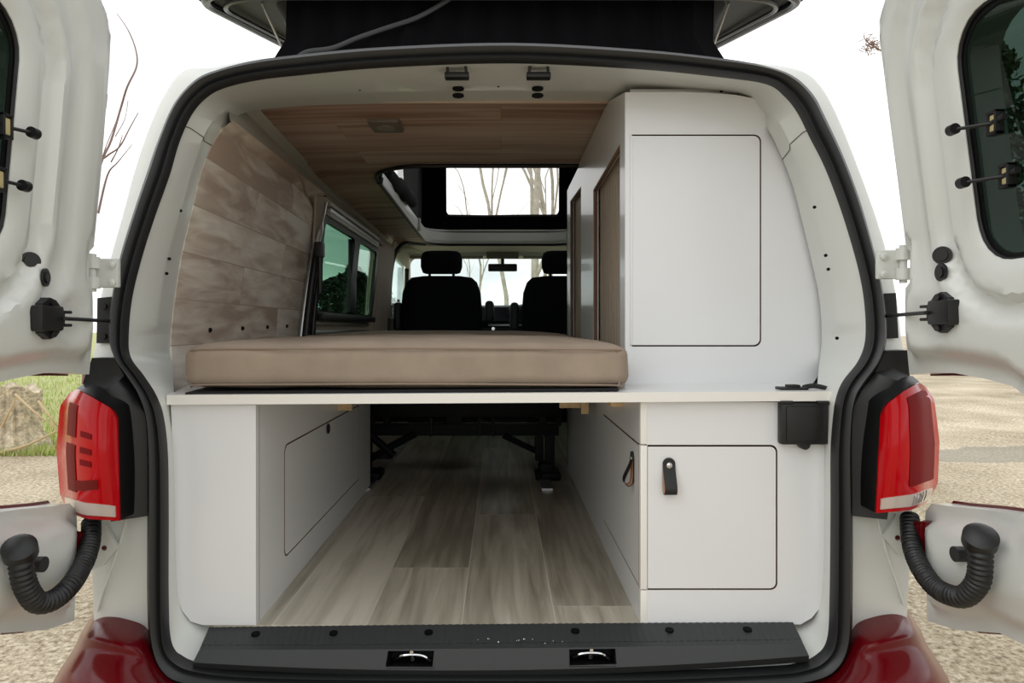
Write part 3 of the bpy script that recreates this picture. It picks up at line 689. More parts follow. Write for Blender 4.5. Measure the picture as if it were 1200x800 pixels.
for k in range(46):
    x = random.uniform(556, 665); t = (x - 232) / 712; p = sill(t, 1).lerp(sill(t, 3), random.uniform(-0.2, 0.75) if random.random() < .6 else 0.1)
    bm = bmesh.new(); bmesh.ops.create_icosphere(bm, subdivisions=1, radius=random.uniform(0.0008, 0.0022)); bm.verts.index_update()
    dr.add([v.co + p + V((0, -0.0006, 0.0006)) for v in bm.verts], [[v.index for v in f.verts] for f in bm.faces]); bm.free()
o = dr.build('rain_drops', mat('rain water', (200, 205, 208), 0.05, metal=0.4), SP); o['kind'] = 'stuff'

# ------------------------------------------------------------------ interior shell
fl = plate('floor', [(-0.575, 1.369), (0.565, 1.369), (0.62, 1.42), (0.74, 1.55), (0.74, 5.3), (-0.74, 5.3), (-0.74, 1.55), (-0.63, 1.42)], lambda u, v, w: W(u, v, -0.595 - w), 0.03, M_floor); struct(fl)
ce = plate('ceiling', [(-0.615, 1.78), (0.70, 1.78), (0.70, 4.60), (-0.70, 4.60), (-0.70, 2.05), (-0.655, 1.86)], lambda u, v, w: W(u, v, lipz0(v) - 0.012 * (u / 0.65) ** 2 + w), 0.012, M_ceil, None, [cut], res=0.09); struct(ce)
la = W(-0.335, 1.99, 0.594)
box('roof_sensor_cover', la + V((-0.045, -0.055, -0.012)), la + V((0.045, 0.055, 0.004)), mat('dusty grey plastic', (118, 108, 98), 0.5), VAN, 0.006)
MB().disc(la + V((0, 0, -0.012)), (0, 0, -1), 0.026, 0.003, 20).build('lamp_disc', mat('grey lamp disc', (136, 128, 118), 0.5), VAN)
rear = [P(263,149,1.525), P(249,171,1.525), P(236,203,1.525), P(225,250,1.525), P(213,302,1.525), P(205,355,1.525), P(201,395,1.525), P(203,440,1.525), W(-0.715, 1.525, -0.3), W(-0.72, 1.525, -0.6)]
front = [P(364,232,2.62), P(372,250,2.62), P(368,275,2.6), P(365,292,2.58), P(360,321,2.56), P(356,350,2.55), P(352,385,2.53), P(350,405,2.53), W(-0.75, 2.53, -0.3), W(-0.75, 2.53, -0.6)]
rear_, front_ = catmull(rear, 3), catmull(front, 3)
rows = [[a.lerp(b, k / 10) + V((0, 0, 0)) for k in range(11)] for a, b in zip(rear_, front_)]
rows2 = [[p + V((-0.02, 0, 0)) for p in r] for r in rows]
mb = MB().loft(rows); mb.loft(rows2); mb.loft([[r[0] for r in rows], [r[0] for r in rows2]]); mb.loft([[r[-1] for r in rows], [r[-1] for r in rows2]])
wl = mb.build('wall_left', M_wallwood, None, 40, fixn=False); struct(wl)
sc_ = MB()
for t in (0.20, 0.42, 0.63, 0.83):
    p = rear_[18].lerp(front_[18], t) + V((0, 0, 0.012)); sc_.disc(p, (1, -0.5, 0), 0.006, 0.004, 12)
sc_.build('wall_screw', M_blk2, wl)
# wood coving and grey roof rail above the wall
c0, c1 = [P(273,141,1.52), P(384,229,2.60)], [P(261,150,1.515), P(362,234,2.60)]
mb = MB().loft([[c0[0].lerp(c0[1], k / 8) for k in range(9)], [c1[0].lerp(c1[1], k / 8) for k in range(9)], [c1[0].lerp(c1[1], k / 8) + V((-0.02, 0, 0.03)) for k in range(9)]])
t1 = mb.build('trim_1', M_wallwood, None, 20, fixn=False); struct(t1)
sc_ = MB()
for (x, y, D) in ((291, 161, 1.72), (333, 192, 2.05), (360, 213, 2.35), (381, 229, 2.6)):
    p = P(x, y, D); sc_.box(p + V((-0.004, -0.012, -0.006)), p + V((0.006, -0.002, 0.006)), 0.001)
sc_.build('coving_clip', M_blk2, t1)
lowr = [P(270,143,1.525), P(381,231,2.62), P(445,284,3.75), P(457,297,4.25)]
upr = [W(-0.63, 1.70, 0.60), W(-0.695, 2.7, 0.578), W(-0.695, 3.7, 0.567), W(-0.695, 4.3, 0.56)]
lo_, up_ = catmull(lowr, 8), catmull(upr, 8)
t2 = MB().loft([lo_, [a.lerp(b, 0.5) + V((-0.035, 0, 0.03)) for a, b in zip(lo_, up_)], up_, [p + V((-0.05, 0, 0.05)) for p in up_]]).build('trim_2', M_grey, None, 40, fixn=False); struct(t2)
# sliding door with its window, pillar beyond
def lean(v): return -0.735 + 0.10 * max(0, v)
wol = rrect(2.66, 0.055, 3.76, 0.425, 0.05)
sd = plate('door_1', [(2.54, -0.60), (3.84, -0.60), (3.84, 0.50), (2.54, 0.50)], lambda u, v, w: W(lean(v) - w, u, v), 0.008, M_pillar, None, [wol], res=0.12); struct(sd)
for z_, h_, m_ in ((-0.02, 0.018, M_alu), (0.018, 0.012, M_grey), (-0.055, 0.012, M_grey)):
    box('door_rail', W(lean(z_) , 2.64, z_ - h_ / 2), W(lean(z_) + 0.012, 3.74, z_ + h_ / 2), m_, sd, 0.003)
for z_, m_ in ((0.485, M_grey), (0.462, M_alu), (0.445, M_grey)):
    box('blind_rail', W(lean(z_), 2.68, z_ - 0.008), W(lean(z_) + 0.022, 3.74, z_ + 0.008), m_, sd, 0.003)
w1 = plate('window_1', rrect(2.62, 0.03, 3.80, 0.445, 0.07), lambda u, v, w: W(lean(v) + 0.012 - w, u, v), 0.016, M_blk, None, [rrect(2.66, 0.068, 3.20, 0.415, 0.03), rrect(3.31, 0.068, 3.76, 0.415, 0.03)]); struct(w1)
plate('pane', rrect(2.66, 0.05, 3.77, 0.43, 0.05), lambda u, v, w: W(lean(v) - 0.006 - w, u, v), 0.004, G_side, w1, res=0.15)
box('sliding_pane_rail', W(lean(0.2) + 0.002, 3.185, 0.072), W(lean(0.2) + 0.014, 3.315, 0.415), M_blk, w1, 0.004)
box('sill_rail', W(lean(0), 2.66, 0.03), W(lean(0) + 0.045, 3.76, 0.06), M_blk, w1, 0.006)
MB().tube(catmull([P(352,400,2.50), P(357,360,2.51), P(364,315,2.53), P(371,285,2.55), P(378,258,2.57), P(382,237,2.6)], 6), lambda t: 0.012 if t < 0.75 else 0.006, 10).build('door_post_trim', M_alu, VAN)
MB().tube(catmull([P(358,400,2.49), P(362,360,2.5), P(368,315,2.52), P(373,287,2.54)], 6), 0.014, 10).tube(catmull([P(366,400,2.52), P(369,360,2.53), P(374,320,2.55), P(377,290,2.56)], 6), 0.010, 10).build('door_post_rubber', M_blk, VAN)
c = P(375, 292, 2.5); MB().box(c + V((-0.018, -0.02, -0.03)), c + V((0.014, 0.02, 0.026)), 0.006).bar(c + V((0, 0, -0.02)), c + V((0.0, 0, -0.16)), 0.010, 8).build('belt_anchor', M_blk, VAN)
plate('centre_pillar', [(3.82, -0.6), (4.26, -0.6), (4.26, 0.2), (4.22, 0.50), (3.82, 0.52)], lambda u, v, w: W(lean(v) + 0.03 * sstep(3.8, 4.0, u) - w, u, v), 0.05, M_pillar, VAN, res=0.1)
MB().tube(catmull([W(-0.70, 4.27, -0.3), W(-0.70, 4.27, 0.1), W(-0.685, 4.26, 0.35), W(-0.655, 4.28, 0.48), W(-0.60, 4.38, 0.545), W(-0.5, 4.5, 0.555)], 6), 0.014, 8).build('pillar_edge_trim', M_blk, VAN)
box('pillar_foot_cover', W(-0.72, 4.2, -0.2), W(-0.66, 4.34, 0.06), M_blk, VAN, 0.01)
# cab: side doors, windscreen surround, lining
for sg in (-1, 1):
    plate('cab_door', [(4.28, -0.75), (5.3, -0.75), (5.3, 0.2), (5.0, 0.53), (4.28, 0.55)], lambda u, v, w: W(sg * (0.735 - 0.12 * max(0, v) + w), u, v), 0.008, M_cab, VAN, [[(4.36, 0.02), (5.12, 0.02), (5.1, 0.2), (4.92, 0.44), (4.36, 0.46)]], res=0.15)
    plate('cab_window', [(4.34, 0.0), (5.14, 0.0), (5.12, 0.2), (4.92, 0.46), (4.34, 0.48)], lambda u, v, w: W(sg * (0.75 - 0.12 * max(0, v) + w), u, v), 0.004, G_clear, VAN)
    MB().tube([W(sg * 0.715, 5.08, 0.05), W(sg * 0.70, 5.05, 0.2), W(sg * 0.675, 4.90, 0.42)], 0.016, 8).build('window_frame', M_blk, VAN)
plate('windscreen_surround', [(-0.76, -0.9), (0.76, -0.9), (0.76, 0.2), (0.72, 0.66), (-0.72, 0.66), (-0.76, 0.2)], lambda u, v, w: W(u, 5.22 + w + 0.25 * max(0, 0.55 - v), v), 0.04, M_cab, VAN, [rrect(-0.70, 0.12, 0.69, 0.535, 0.06)], res=0.15)
plate('windscreen', rrect(-0.73, 0.10, 0.73, 0.56, 0.06), lambda u, v, w: W(u, 5.25 + w + 0.25 * max(0, 0.55 - v), v), 0.005, G_screen, VAN)
plate('cab_lining', [(-0.72, 4.52), (0.72, 4.52), (0.72, 5.26), (-0.72, 5.26)], lambda u, v, w: W(u, v, lipz0(4.5) - 0.002 - 0.02 * (v - 4.5) + w - 0.012 * (u / 0.65) ** 2), 0.02, M_cab, VAN, res=0.2)
MB().tube(catmull([W(-0.66, 4.4, 0.50), W(-0.6, 4.75, 0.545), W(-0.52, 5.0, 0.545), W(-0.3, 5.05, 0.55)], 6), 0.018, 8).build('grab_rail', M_cab, VAN)
for x0, x1 in ((480, 566), (613, 690)):
    a, b = P(x0, 303, 5.02), P(x1, 289, 5.02); MB().box(a - V((0, 0.012, 0)), b + V((0, 0.012, 0)), 0.01).build('sun_visor', M_cab2, VAN)
a, b = P(570, 303, 4.98), P(608, 284, 4.98); MB().box(a - V((0, 0.03, 0)), b + V((0, 0.03, 0)), 0.012).build('roof_console', mat('grey console', (112, 110, 102), 0.7), VAN)
a, b = P(572, 318, 4.95), P(606, 309, 4.95); MB().box(a - V((0, 0.012, 0)), b + V((0, 0.012, 0)), 0.01).bar(P(589, 310, 4.97), P(589, 300, 5.0), 0.012, 8).build('rear_view_mirror', M_blk, VAN)
# dashboard
rows = []
for k in range(25):
    x = lerp(-0.74, 0.74, k / 24); hmp = 0.05 * math.exp(-((x - 0.40) / 0.18) ** 2)
    rows.append([W(x, 5.3, 0.165 + hmp * .3), W(x, 5.0, 0.165 + hmp), W(x, 4.93, 0.15 + hmp), W(x, 4.92, 0.10), W(x, 4.90, 0.05), W(x, 4.98, 0.0), W(x, 5.0, -0.5), W(x, 5.3, -0.6)])
MB().loft(rows).build('dashboard', M_dash, VAN, 50)
a, b = P(594, 373, 4.9), P(612, 361, 4.9); MB().box(a, b + V((0, 0.03, 0)), 0.006).build('centre_screen', M_blk, VAN)
a, b = P(598, 371, 4.89), P(608, 363, 4.89); MB().box(a, b + V((0, 0.02, 0)), 0.003).build('screen_glass', mat('dim screen glass', (70, 82, 92), 0.2), VAN)
a, b = P(572, 382, 4.87), P(640, 379.5, 4.87); MB().box(a, b + V((0, 0.05, 0)), 0.003).build('dash_strip', M_alu, VAN)
for x in (600, 578, 625):
    c = P(x, 385, 4.86); MB().bar(c, c + V((0, -0.015, 0.0)), 0.012, 12).build('dash_knob', M_chr, VAN)
sw0 = P(662, 372, 4.75)
ring = [sw0 + V((0.18 * math.cos(t), -0.07 * math.sin(t), 0.165 * math.sin(t))) for t in [2 * math.pi * k / 32 for k in range(32)]]
MB().tube(ring, 0.014, 8, closed=True).bar(sw0 + V((-0.17, 0, 0)), sw0 + V((0.17, 0, 0)), 0.018, 8).bar(sw0, sw0 + V((0, 0.2, -0.08)), 0.035, 10).build('steering_wheel', M_blk, VAN)
box('front_panel_backing', W(-0.9, 5.62, -1.0), W(0.9, 5.7, 0.02), M_out, VAN, 0.02)
plate('side_lining_right', [(1.62, -0.6), (4.3, -0.6), (4.3, 0.48), (1.62, 0.44)], lambda u, v, w: W(0.76 - 0.1 * max(0, v) + w, u, v), 0.02, M_pillar, VAN)
box('under_floor', W(-0.84, 1.45, -0.80), W(0.84, 5.5, -0.64), M_blk2, VAN, 0.01)

# front seats
def front_seat(x, label, arm):
    t = thing('front_seat', label, 'seat', W(x, 4.3, -0.60), 'seats in the cab')
    rows = []
    for (z, hw, d0, d1) in ((-0.25, 0.235, 4.18, 4.34), (-0.1, 0.25, 4.19, 4.34), (0.10, 0.255, 4.21, 4.35), (0.22, 0.245, 4.23, 4.35), (0.285, 0.222, 4.24, 4.35), (0.315, 0.19, 4.255, 4.34), (0.325, 0.12, 4.27, 4.33)):
        rows.append([W(x + hw * math.copysign(abs(math.cos(a)) ** 0.45, math.cos(a)), lerp(d0, d1, 0.5 + 0.5 * math.copysign(abs(math.sin(a)) ** 0.6, math.sin(a))), z) for a in [2 * math.pi * k / 32 for k in range(32)]])
    mb = MB().loft(rows, closed=True); n = 32; mb.add(rows[-1], [list(range(n))]); mb.add(rows[0], [list(range(n))]); mb.build('backrest', M_seat, t, 50)
    rows = []
    for (z, hw, dd) in ((0.338, 0.10, 0.028), (0.345, 0.118, 0.045), (0.38, 0.130, 0.052), (0.43, 0.130, 0.052), (0.465, 0.120, 0.048), (0.478, 0.10, 0.035), (0.482, 0.07, 0.02)):
        rows.append([W(x + hw * math.copysign(abs(math.cos(a)) ** 0.5, math.cos(a)), 4.28 + dd * math.copysign(abs(math.sin(a)) ** 0.6, math.sin(a)), z) for a in [2 * math.pi * k / 28 for k in range(28)]])
    mb = MB().loft(rows, closed=True); mb.add(rows[-1], [list(range(28))]); mb.add(rows[0], [list(range(28))]); mb.build('headrest', M_seat, t, 50)
    for s in (-1, 1): MB().bar(W(x + s * 0.075, 4.28, 0.31), W(x + s * 0.075, 4.28, 0.35), 0.009, 10).build('headrest_post', M_blk, t)
    soft('seat_cushion', W(x - 0.25, 4.3, -0.30), W(x + 0.25, 4.82, -0.14), M_seat, t, 0.05, 0.01)
    box('seat_base', W(x - 0.22, 4.3, -0.595), W(x + 0.22, 4.78, -0.295), M_blk2, t, 0.01)
    for ax in arm: soft('armrest', W(x + ax - 0.028, 4.25, 0.03 if ax > 0 else -0.02), W(x + ax + 0.028, 4.55, 0.17 if ax > 0 else 0.16), M_dash, t, 0.024, 0, 0, 8)
front_seat(-0.372, 'black cab seat on the passenger side beside the open side window', (0.30, -0.275))
front_seat(0.385, 'black cab seat partly hidden behind the tall white cabinet, facing the steering wheel', (-0.30,))

# ------------------------------------------------------------------ furniture
XA = 0.280    # aisle face of the right-hand units
# tall unit
TU = thing('tall_cabinet', 'tall white cabinet on the worktop with shutter openings on its aisle side', 'cabinet', W(0.5, 2.2, -0.126))
DU = 1.54
def fU(px, py, D=DU): return ((px - VX) / F * D, (VY - py) / F * D)
olU = [fU(*q) for q in ((733,108),(800,107.5),(835,109),(862,111),(887,116),(903,122),(917,135),(925,147),(930,160),(938,200),(950,260),(961,332),(967,392),(968,405),(965,427),(957,443),(948,455.5),(733,455.5))]
def rr_right(u0, v0, u1, v1, r):
    q = rrect(u0, v0, u1, v1, r, 6); return q[:14] + [(u0, v1), (u0, v0)]
hU = rr_right(*fU(738, 406), *fU(892, 157.5), 0.016)
toU = lambda u, v, w: W(u, DU + w, v)
plate('front_frame', olU, toU, 0.018, [M_lam, M_ply], TU, [hU], edge=1)
g = 0.0036
dU = plate('cabinet_door', rr_right(fU(738, 0)[0] + 0.0006, fU(0, 406)[1] + g, fU(892, 0)[0] - g, fU(0, 157.5)[1] - g, 0.014), lambda u, v, w: W(u, DU - 0.001 + w, v), 0.016, [M_lam, M_ply], TU, edge=1)
box('hinge_stile', W(fU(738, 0)[0] + 0.0004, DU - 0.0022, fU(0, 404)[1]), W(fU(741.5, 0)[0], DU + 0.004, fU(0, 160)[1]), M_lam, dU, 0.0008)
box('backing_board', W(XA + 0.02, DU + 0.022, -0.12), W(0.66, DU + 0.026, 0.50), M_ply, TU)
# aisle side with two shuttered openings
so1 = [(1.606, -0.10), (2.07, -0.10), (2.07, 0.418), (1.606, 0.432)]
so2 = [(2.385, -0.10), (2.76, -0.10), (2.76, 0.512), (2.385, 0.495)]
plate('side_panel', [(DU + 0.0006, -0.126), (2.90, -0.126), (2.90, 0.580), (2.47, 0.580), (2.44, 0.590), (DU + 0.30, 0.592), (DU + 0.22, 0.585), (DU + 0.0006, fU(0, 108)[1])], lambda u, v, w: W(XA + w, u, v), 0.016, [M_lam, M_ply], TU, [so1, so2], edge=0)
for (a, b, c, d) in ((1.59, 2.09, -0.11, 0.445), (2.37, 2.78, -0.11, 0.525)):
    mb = MB(); n = int((b - a) / 0.040); q = []
    for k in range(n):
        y0 = lerp(a, b, k / n); y1 = lerp(a, b, (k + 1) / n)
        for t, h in ((0.0, 0.030), (0.02, 0.0215), (0.08, 0.020), (0.48, 0.020), (0.54, 0.0215), (0.56, 0.030)): q.append((lerp(y0, y1, t), XA + h))
    q.append((b, XA + 0.030)); mb.loft([[W(x, y, c) for y, x in q], [W(x, y, d) for y, x in q]])
    mb.build('tambour_shutter', M_slat, TU, 30)
for (so_q) in (so1, so2):
    mb = MB()
    for (p, q) in zip(so_q, so_q[1:] + so_q[:1]):
        mb.bar(W(XA + 0.006, p[0], p[1]), W(XA + 0.006, q[0], q[1]), 0.006, 6)
    mb.build('opening_edge', mat('brown veneer edge', (126, 92, 72), 0.55), TU)
box('carcass_end', W(XA, 2.88, -0.126), W(0.66, 2.90, 0.58), M_lam, TU)
box('carcass_top', W(XA + 0.016, DU + 0.02, 0.535), W(0.62, 2.88, 0.545), M_lam, TU)

# base unit
BU = thing('base_cabinet', 'low white kitchen unit under the worktop with leather pull straps', 'cabinet', W(0.45, 1.9, -0.595))
DB = 1.37
def fB(px, py, D=DB): return ((px - VX) / F * D, (VY - py) / F * D)
toB = lambda u, v, w: W(u, DB + w, v)
zb = -0.595
olB = [(fB(758.5, 0)[0], zb), (fB(938, 0)[0], zb)] + [fB(*q) for q in ((951, 724), (961, 712), (966, 697), (968, 680), (967, 600), (968, 500), (969, 471))] + [(fB(758.5, 0)[0], fB(0, 471)[1])]
hB = rrect(*fB(758.8, 691), *fB(911, 521), 0.014, 6)
hB = [(max(u, fB(759.2, 0)[0]), v) for u, v in hB]
olB2 = olB
plate('front_frame', [(fB(752,0)[0] + 0.010, zb)] + olB[1:-1] + [(fB(752,0)[0] + 0.010, fB(0, 471)[1])], toB, 0.018, [M_lam, M_ply], BU, [rr_right(fB(758.6,0)[0], fB(0, 691)[1], fB(911, 0)[0], fB(0, 521)[1], 0.014)], edge=1)
dB = plate('cabinet_door', rr_right(fB(759, 0)[0], fB(0, 691)[1] + g, fB(911, 0)[0] - g, fB(0, 521)[1] - g, 0.012), lambda u, v, w: W(u, DB - 0.001 + w, v), 0.016, [M_lam, M_ply], BU, edge=1)
box('backing_board', W(XA + 0.02, DB + 0.022, -0.58), W(0.63, DB + 0.026, -0.16), M_ply, BU)
# corner post in cream edging, broken at door height
for (za, zc) in ((fB(0, 471)[1], fB(0, 520.4)[1]), (fB(0, 521.8)[1], fB(0, 690.4)[1]), (fB(0, 691.6)[1], zb)):
    box('corner_post', W(XA, DB - 0.001, zc), W(fB(758.4, 0)[0], DB + 0.016, za), M_edge, BU, 0.0015)
h2 = [(DB + 0.014, fB(0, 690.5)[1]), (1.86, fB(0, 690.5)[1]), (1.86, fB(0, 521)[1]), (DB + 0.014, fB(0, 521)[1])]
plate('side_panel', [(DB + 0.015, zb), (2.90, zb), (2.90, -0.146), (DB + 0.015, -0.146)], lambda u, v, w: W(XA + w, u, v), 0.016, [M_lam, M_ply], BU, [[(DB + 0.0165, h2[0][1]), (1.86, h2[1][1]), (1.86, h2[2][1]), (DB + 0.0165, h2[3][1])]], edge=1)
dS = plate('side_door', [(DB + 0.017, h2[0][1] + g), (1.86 - g, h2[0][1] + g), (1.86 - g, h2[2][1] - g), (DB + 0.017, h2[2][1] - g)], lambda u, v, w: W(XA - 0.0005 + w, u, v), 0.016, [M_lam, M_ply], BU, edge=1)
box('backing_board', W(XA + 0.020, DB + 0.03, -0.58), W(XA + 0.024, 2.0, -0.16), M_ply, BU)
def strap(c, outd, wd, parent):
    """leather loop: c = rivet point on the door, outd = out of the door, wd = across the strap"""
    c, outd, wd = V(c), V(outd), V(wd); up = V((0, 0, 1)); hw = 0.0125
    prof = [(0.004, 0.012), (0.0075, -0.004), (0.016, -0.022), (0.0215, -0.036), (0.019, -0.046), (0.011, -0.0495), (0.004, -0.042), (0.002, -0.022), (0.0015, 0.0), (0.0015, 0.012)]
    pr = catmull([V((a, b, 0)) for a, b in prof], 4); mb = MB(); ts = 0.0018
    for (off, i) in ((0.0, 0), (ts, 1)):
        rows = []
        for s in (-1, 1):
            r = []
            for k, p in enumerate(pr):
                a = pr[max(0, k - 1)]; b = pr[min(len(pr) - 1, k + 1)]; d = (b - a).normalized(); nn = V((-d.y, d.x, 0)) * -1
                q = p + nn * off; r.append(c + outd * q.x + up * q.y + wd * s * hw)
            rows.append(r)
        mb.loft(rows, i)
    top = [c + outd * 0.0052 + wd * hw * math.cos(t) + up * (0.010 + 0.0125 * math.sin(t)) for t in [math.pi * k / 10 for k in range(11)]]
    mb.add(top + [p - outd * 0.004 for p in top], [list(range(11))] + [[k, k + 1, k + 12, k + 11] for k in range(10)])
    mb.disc(c + outd * 0.004 + up * 0.008, outd, 0.0058, 0.003, 16, 2, 0.0015)
    return mb.build('pull_strap', [M_leath, M_tan, M_chr], parent, 40)
c = P(783.5, 549, DB); strap(c, (0, -1, 0), (1, 0, 0), dB)
D_ = XA * F / (742.5 - VX); strap(W(XA, D_, (VY - 541) / F * D_), (-1, 0, 0), (0, 1, 0), dS)
# flap cover of the power inlet
a, b = P(910.5, 519, DB), P(965, 470.5, DB)
sk = MB(); sk.box(V((a.x, DB + CY - 0.022, a.z)), V((b.x, DB + CY, b.z)), 0.005)
sk.box(V((lerp(a.x, b.x, .10), DB + CY - 0.025, lerp(a.z, b.z, .08))), V((lerp(a.x, b.x, .90), DB + CY - 0.018, lerp(a.z, b.z, .92))), 0.003)
cc = P(939, 519, DB); sk.bar(cc + V((0, -0.018, 0)), cc + V((0, -0.002, 0)), 0.0105, 18)
for s in (0.12, 0.88): sk.bar(V((lerp(a.x, b.x, s) - 0.012, DB + CY - 0.02, b.z)), V((lerp(a.x, b.x, s) + 0.012, DB + CY - 0.02, b.z)), 0.004, 8)
sk.build('inlet_cover', M_blk, BU)
box('carcass_end', W(XA, 2.88, -0.59), W(0.66, 2.90, -0.15), M_lam, BU)

# left-hand box unit
LU = thing('bench_cabinet', 'low white box unit on the left of the aisle with a flush hatch', 'cabinet', W(-0.58, 1.95, -0.595))
DL, XL = 1.37, -0.49
fx = lambda px: (px - VX) / F * DL
fz = lambda py: (VY - py) / F * DL
plate('front_panel', [(XL - 0.0005, zb), (fx(238), zb), (fx(224), fz(727)), (fx(214), fz(714)), (fx(208), fz(697)), (fx(205), fz(600)), (fx(202), fz(500)), (fx(201), fz(474)), (XL - 0.0005, fz(474))], lambda u, v, w: W(u, DL - 0.003 + w, v), 0.018, [M_lam, M_lam], LU, edge=1)
hl = rrect(1.543, -0.522, 2.36, -0.265, 0.022, 6)
plate('side_panel', [(DL + 0.016, zb), (2.56, zb), (2.56, -0.149), (DL + 0.016, -0.149)], lambda u, v, w: W(XL - w, u, v), 0.016, [M_lam, M_ply], LU, [hl], edge=1)
ht = plate('hatch', rrect(1.543 + g, -0.522 + g, 2.36 - g, -0.265 - g, 0.020, 6), lambda u, v, w: W(XL + 0.0005 - w, u, v), 0.015, [M_lam, M_ply], LU, edge=1)
q = P(383.5, 502, -XL * F / (VX - 383.5))
MB().tube([q + V((0.003, 0.012 * math.cos(t), 0.012 * math.sin(t))) for t in [2 * math.pi * k / 24 for k in range(24)]], 0.0026, 8, closed=True).disc(q, (1, 0, 0), 0.009, 0.002, 16).build('finger_catch', M_blk, ht)
box('backing_board', W(XL - 0.026, DL + 0.03, -0.585), W(XL - 0.020, 2.55, -0.16), M_ply, LU)
box('end_panel', W(-0.70, 2.545, zb), W(XL - 0.017, 2.56, -0.15), M_lam, LU)

# bed board / worktop right across
BB = thing('bed_board', 'white board lying across both low cabinets, carrying the mattress', 'board', W(0, 1.8, -0.146))
ob = [(-0.662, 1.352), (0.655, 1.352), (0.664, 1.40), (0.72, 1.54), (0.74, 1.62), (0.74, 2.88), (0.285, 2.88), (0.285, 2.225), (-0.72, 2.225), (-0.72, 1.56), (-0.678, 1.42)]
dip = lambda u: -0.0075 * max(0.0, min(1.0, (0.27 - u) / 0.93))
plate('board_top', ob, lambda u, v, w: W(u, v, -0.1255 + dip(u) - w), 0.0195, [M_lam, M_edge], BB, edge=1, res=0.15)
for (x0, x1, y0, y1, D, dd) in ((312, 339, 474, 481.5, 1.62, 0.04), (366, 376, 473, 489, 2.02, 0.02), (376, 412, 473, 481, 2.05, 0.02), (656, 684, 470, 478, 2.0, 0.02), (681, 690, 470, 485, 1.98, 0.02), (716, 747, 470, 476.5, 1.55, 0.05)):
    a, b = P(x0, y1, D), P(x1, y0, D); b.z = max(b.z, CZ - 0.150)
    box('plywood_bracket', a, V((b.x, b.y + dd, CZ - 0.1535 if x0 < 500 else CZ - 0.146)), M_birch, BB, 0.001)
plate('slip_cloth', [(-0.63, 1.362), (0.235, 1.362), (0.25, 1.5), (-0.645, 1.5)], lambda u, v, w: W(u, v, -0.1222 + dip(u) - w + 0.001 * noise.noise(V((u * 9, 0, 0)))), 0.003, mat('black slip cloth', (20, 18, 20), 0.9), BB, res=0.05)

# mattress
MT = thing('bed_mattress', 'thick beige fabric mattress block lying on the white board at the rear', 'mattress', W(-0.2, 1.8, -0.12))
z0 = -0.1195
soft('mattress_block', W(-0.648, 1.380, z0 - 0.004), W(0.262, 2.215, -0.034), M_fab, MT, 0.026, 0.014, 0.006, 26)
for zz in (-0.043, z0 + 0.004):
    MB().tube(catmull([W(-0.630, 1.388, zz - 0.004), W(-0.6, 1.381, zz), W(-0.4, 1.3795, zz + 0.001), W(-0.2, 1.379, zz + 0.002), W(0.0, 1.380, zz + 0.001), W(0.15, 1.379, zz), W(0.228, 1.383, zz - 0.001), W(0.252, 1.40, zz - 0.004)], 6), 0.0022, 8).build('piping', M_pipe, MT)
MB().tube(catmull([W(0.232, 1.386, -0.045), W(0.246, 1.390, -0.075), W(0.240, 1.390, -0.116)], 5), 0.0022, 8).build('corner_seam', M_pipe, MT)

# rear bench: flat cushion on a black steel frame
BS = thing('rear_bench', 'fold-flat rear bench with beige cushion on a black steel frame', 'bench seat', W(-0.15, 2.95, -0.595))
soft('bench_cushion', W(-0.69, 2.235, -0.125), W(0.262, 3.30, -0.026), M_fab, BS, 0.03, 0.014, 0.004, 20)
DS = 2.68
def sb(x0, y0, x1, y1, D, dd, nm='frame_beam'): a, b = P(x0, y1, D), P(x1, y0, D); return box(nm, a, b + V((0, dd, 0)), M_blk2, BS, 0.004)
sb(425, 470, 660, 489, DS, 0.05); sb(425, 497, 655, 510.5, DS, 0.04); sb(425, 492, 650, 494, DS + 0.5, 0.03)
for x0, x1 in ((434, 438), (449, 456), (523, 541), (632, 640), (652, 658)): sb(x0, 487, x1, 499, DS + 0.01, 0.03, 'frame_post')
for x in (505, 562, 578):
    MB().bar(P(x, 511, DS - 0.005), P(x, 490, DS - 0.005), 0.006, 8).build('frame_bolt', M_blk, BS)
sb(639, 508, 650, 552, DS, 0.05, 'leg'); a = P(638, 562, DS); 
mb = MB(); mb.box(W(0.135, DS - 0.03, -0.595), W(0.235, DS + 0.1, -0.565), 0.012); mb.box(W(0.15, DS - 0.02, -0.57), W(0.205, DS + 0.07, -0.53), 0.01); mb.bar(P(631, 552, DS - 0.02), P(634, 560, DS - 0.02), 0.012, 8); mb.build('foot', M_blk2, BS)
MB().bar(P(590, 510, DS), P(634, 531, DS + 0.02), 0.012, 8).build('brace', M_blk2, BS)
MB().box(P(627, 540, DS), P(637, 512, DS) + V((0, 0.03, 0)), 0.004).build('brace_bracket', M_blk2, BS)
MB().bar(P(487, 508, DS), P(460, 522, DS), 0.014, 8).bar(P(460, 522, DS), P(428, 541, DS), 0.014, 8).build('brace', M_blk2, BS)
MB().bar(P(432, 508, DS), P(462, 534, DS), 0.016, 8).box(P(428, 538, DS), P(458, 532, DS) + V((0, 0.05, 0)), 0.004).build('brace_bracket', M_blk2, BS)
sb(420, 508, 434, 556, DS, 0.05, 'leg'); mb = MB(); mb.box(W(-0.57, DS - 0.03, -0.595), W(-0.47, DS + 0.1, -0.565), 0.012); mb.bar(P(437, 558, DS), P(447, 549, DS), 0.012, 8); mb.build('foot', M_blk2, BS)
for x in (-0.50, 0.17): box('floor_rail', W(x - 0.02, 2.5, -0.597), W(x + 0.02, 3.6, -0.588), M_alu, BS)
sb(425, 474, 650, 492, DS + 0.45, 0.05, 'seat_pan')

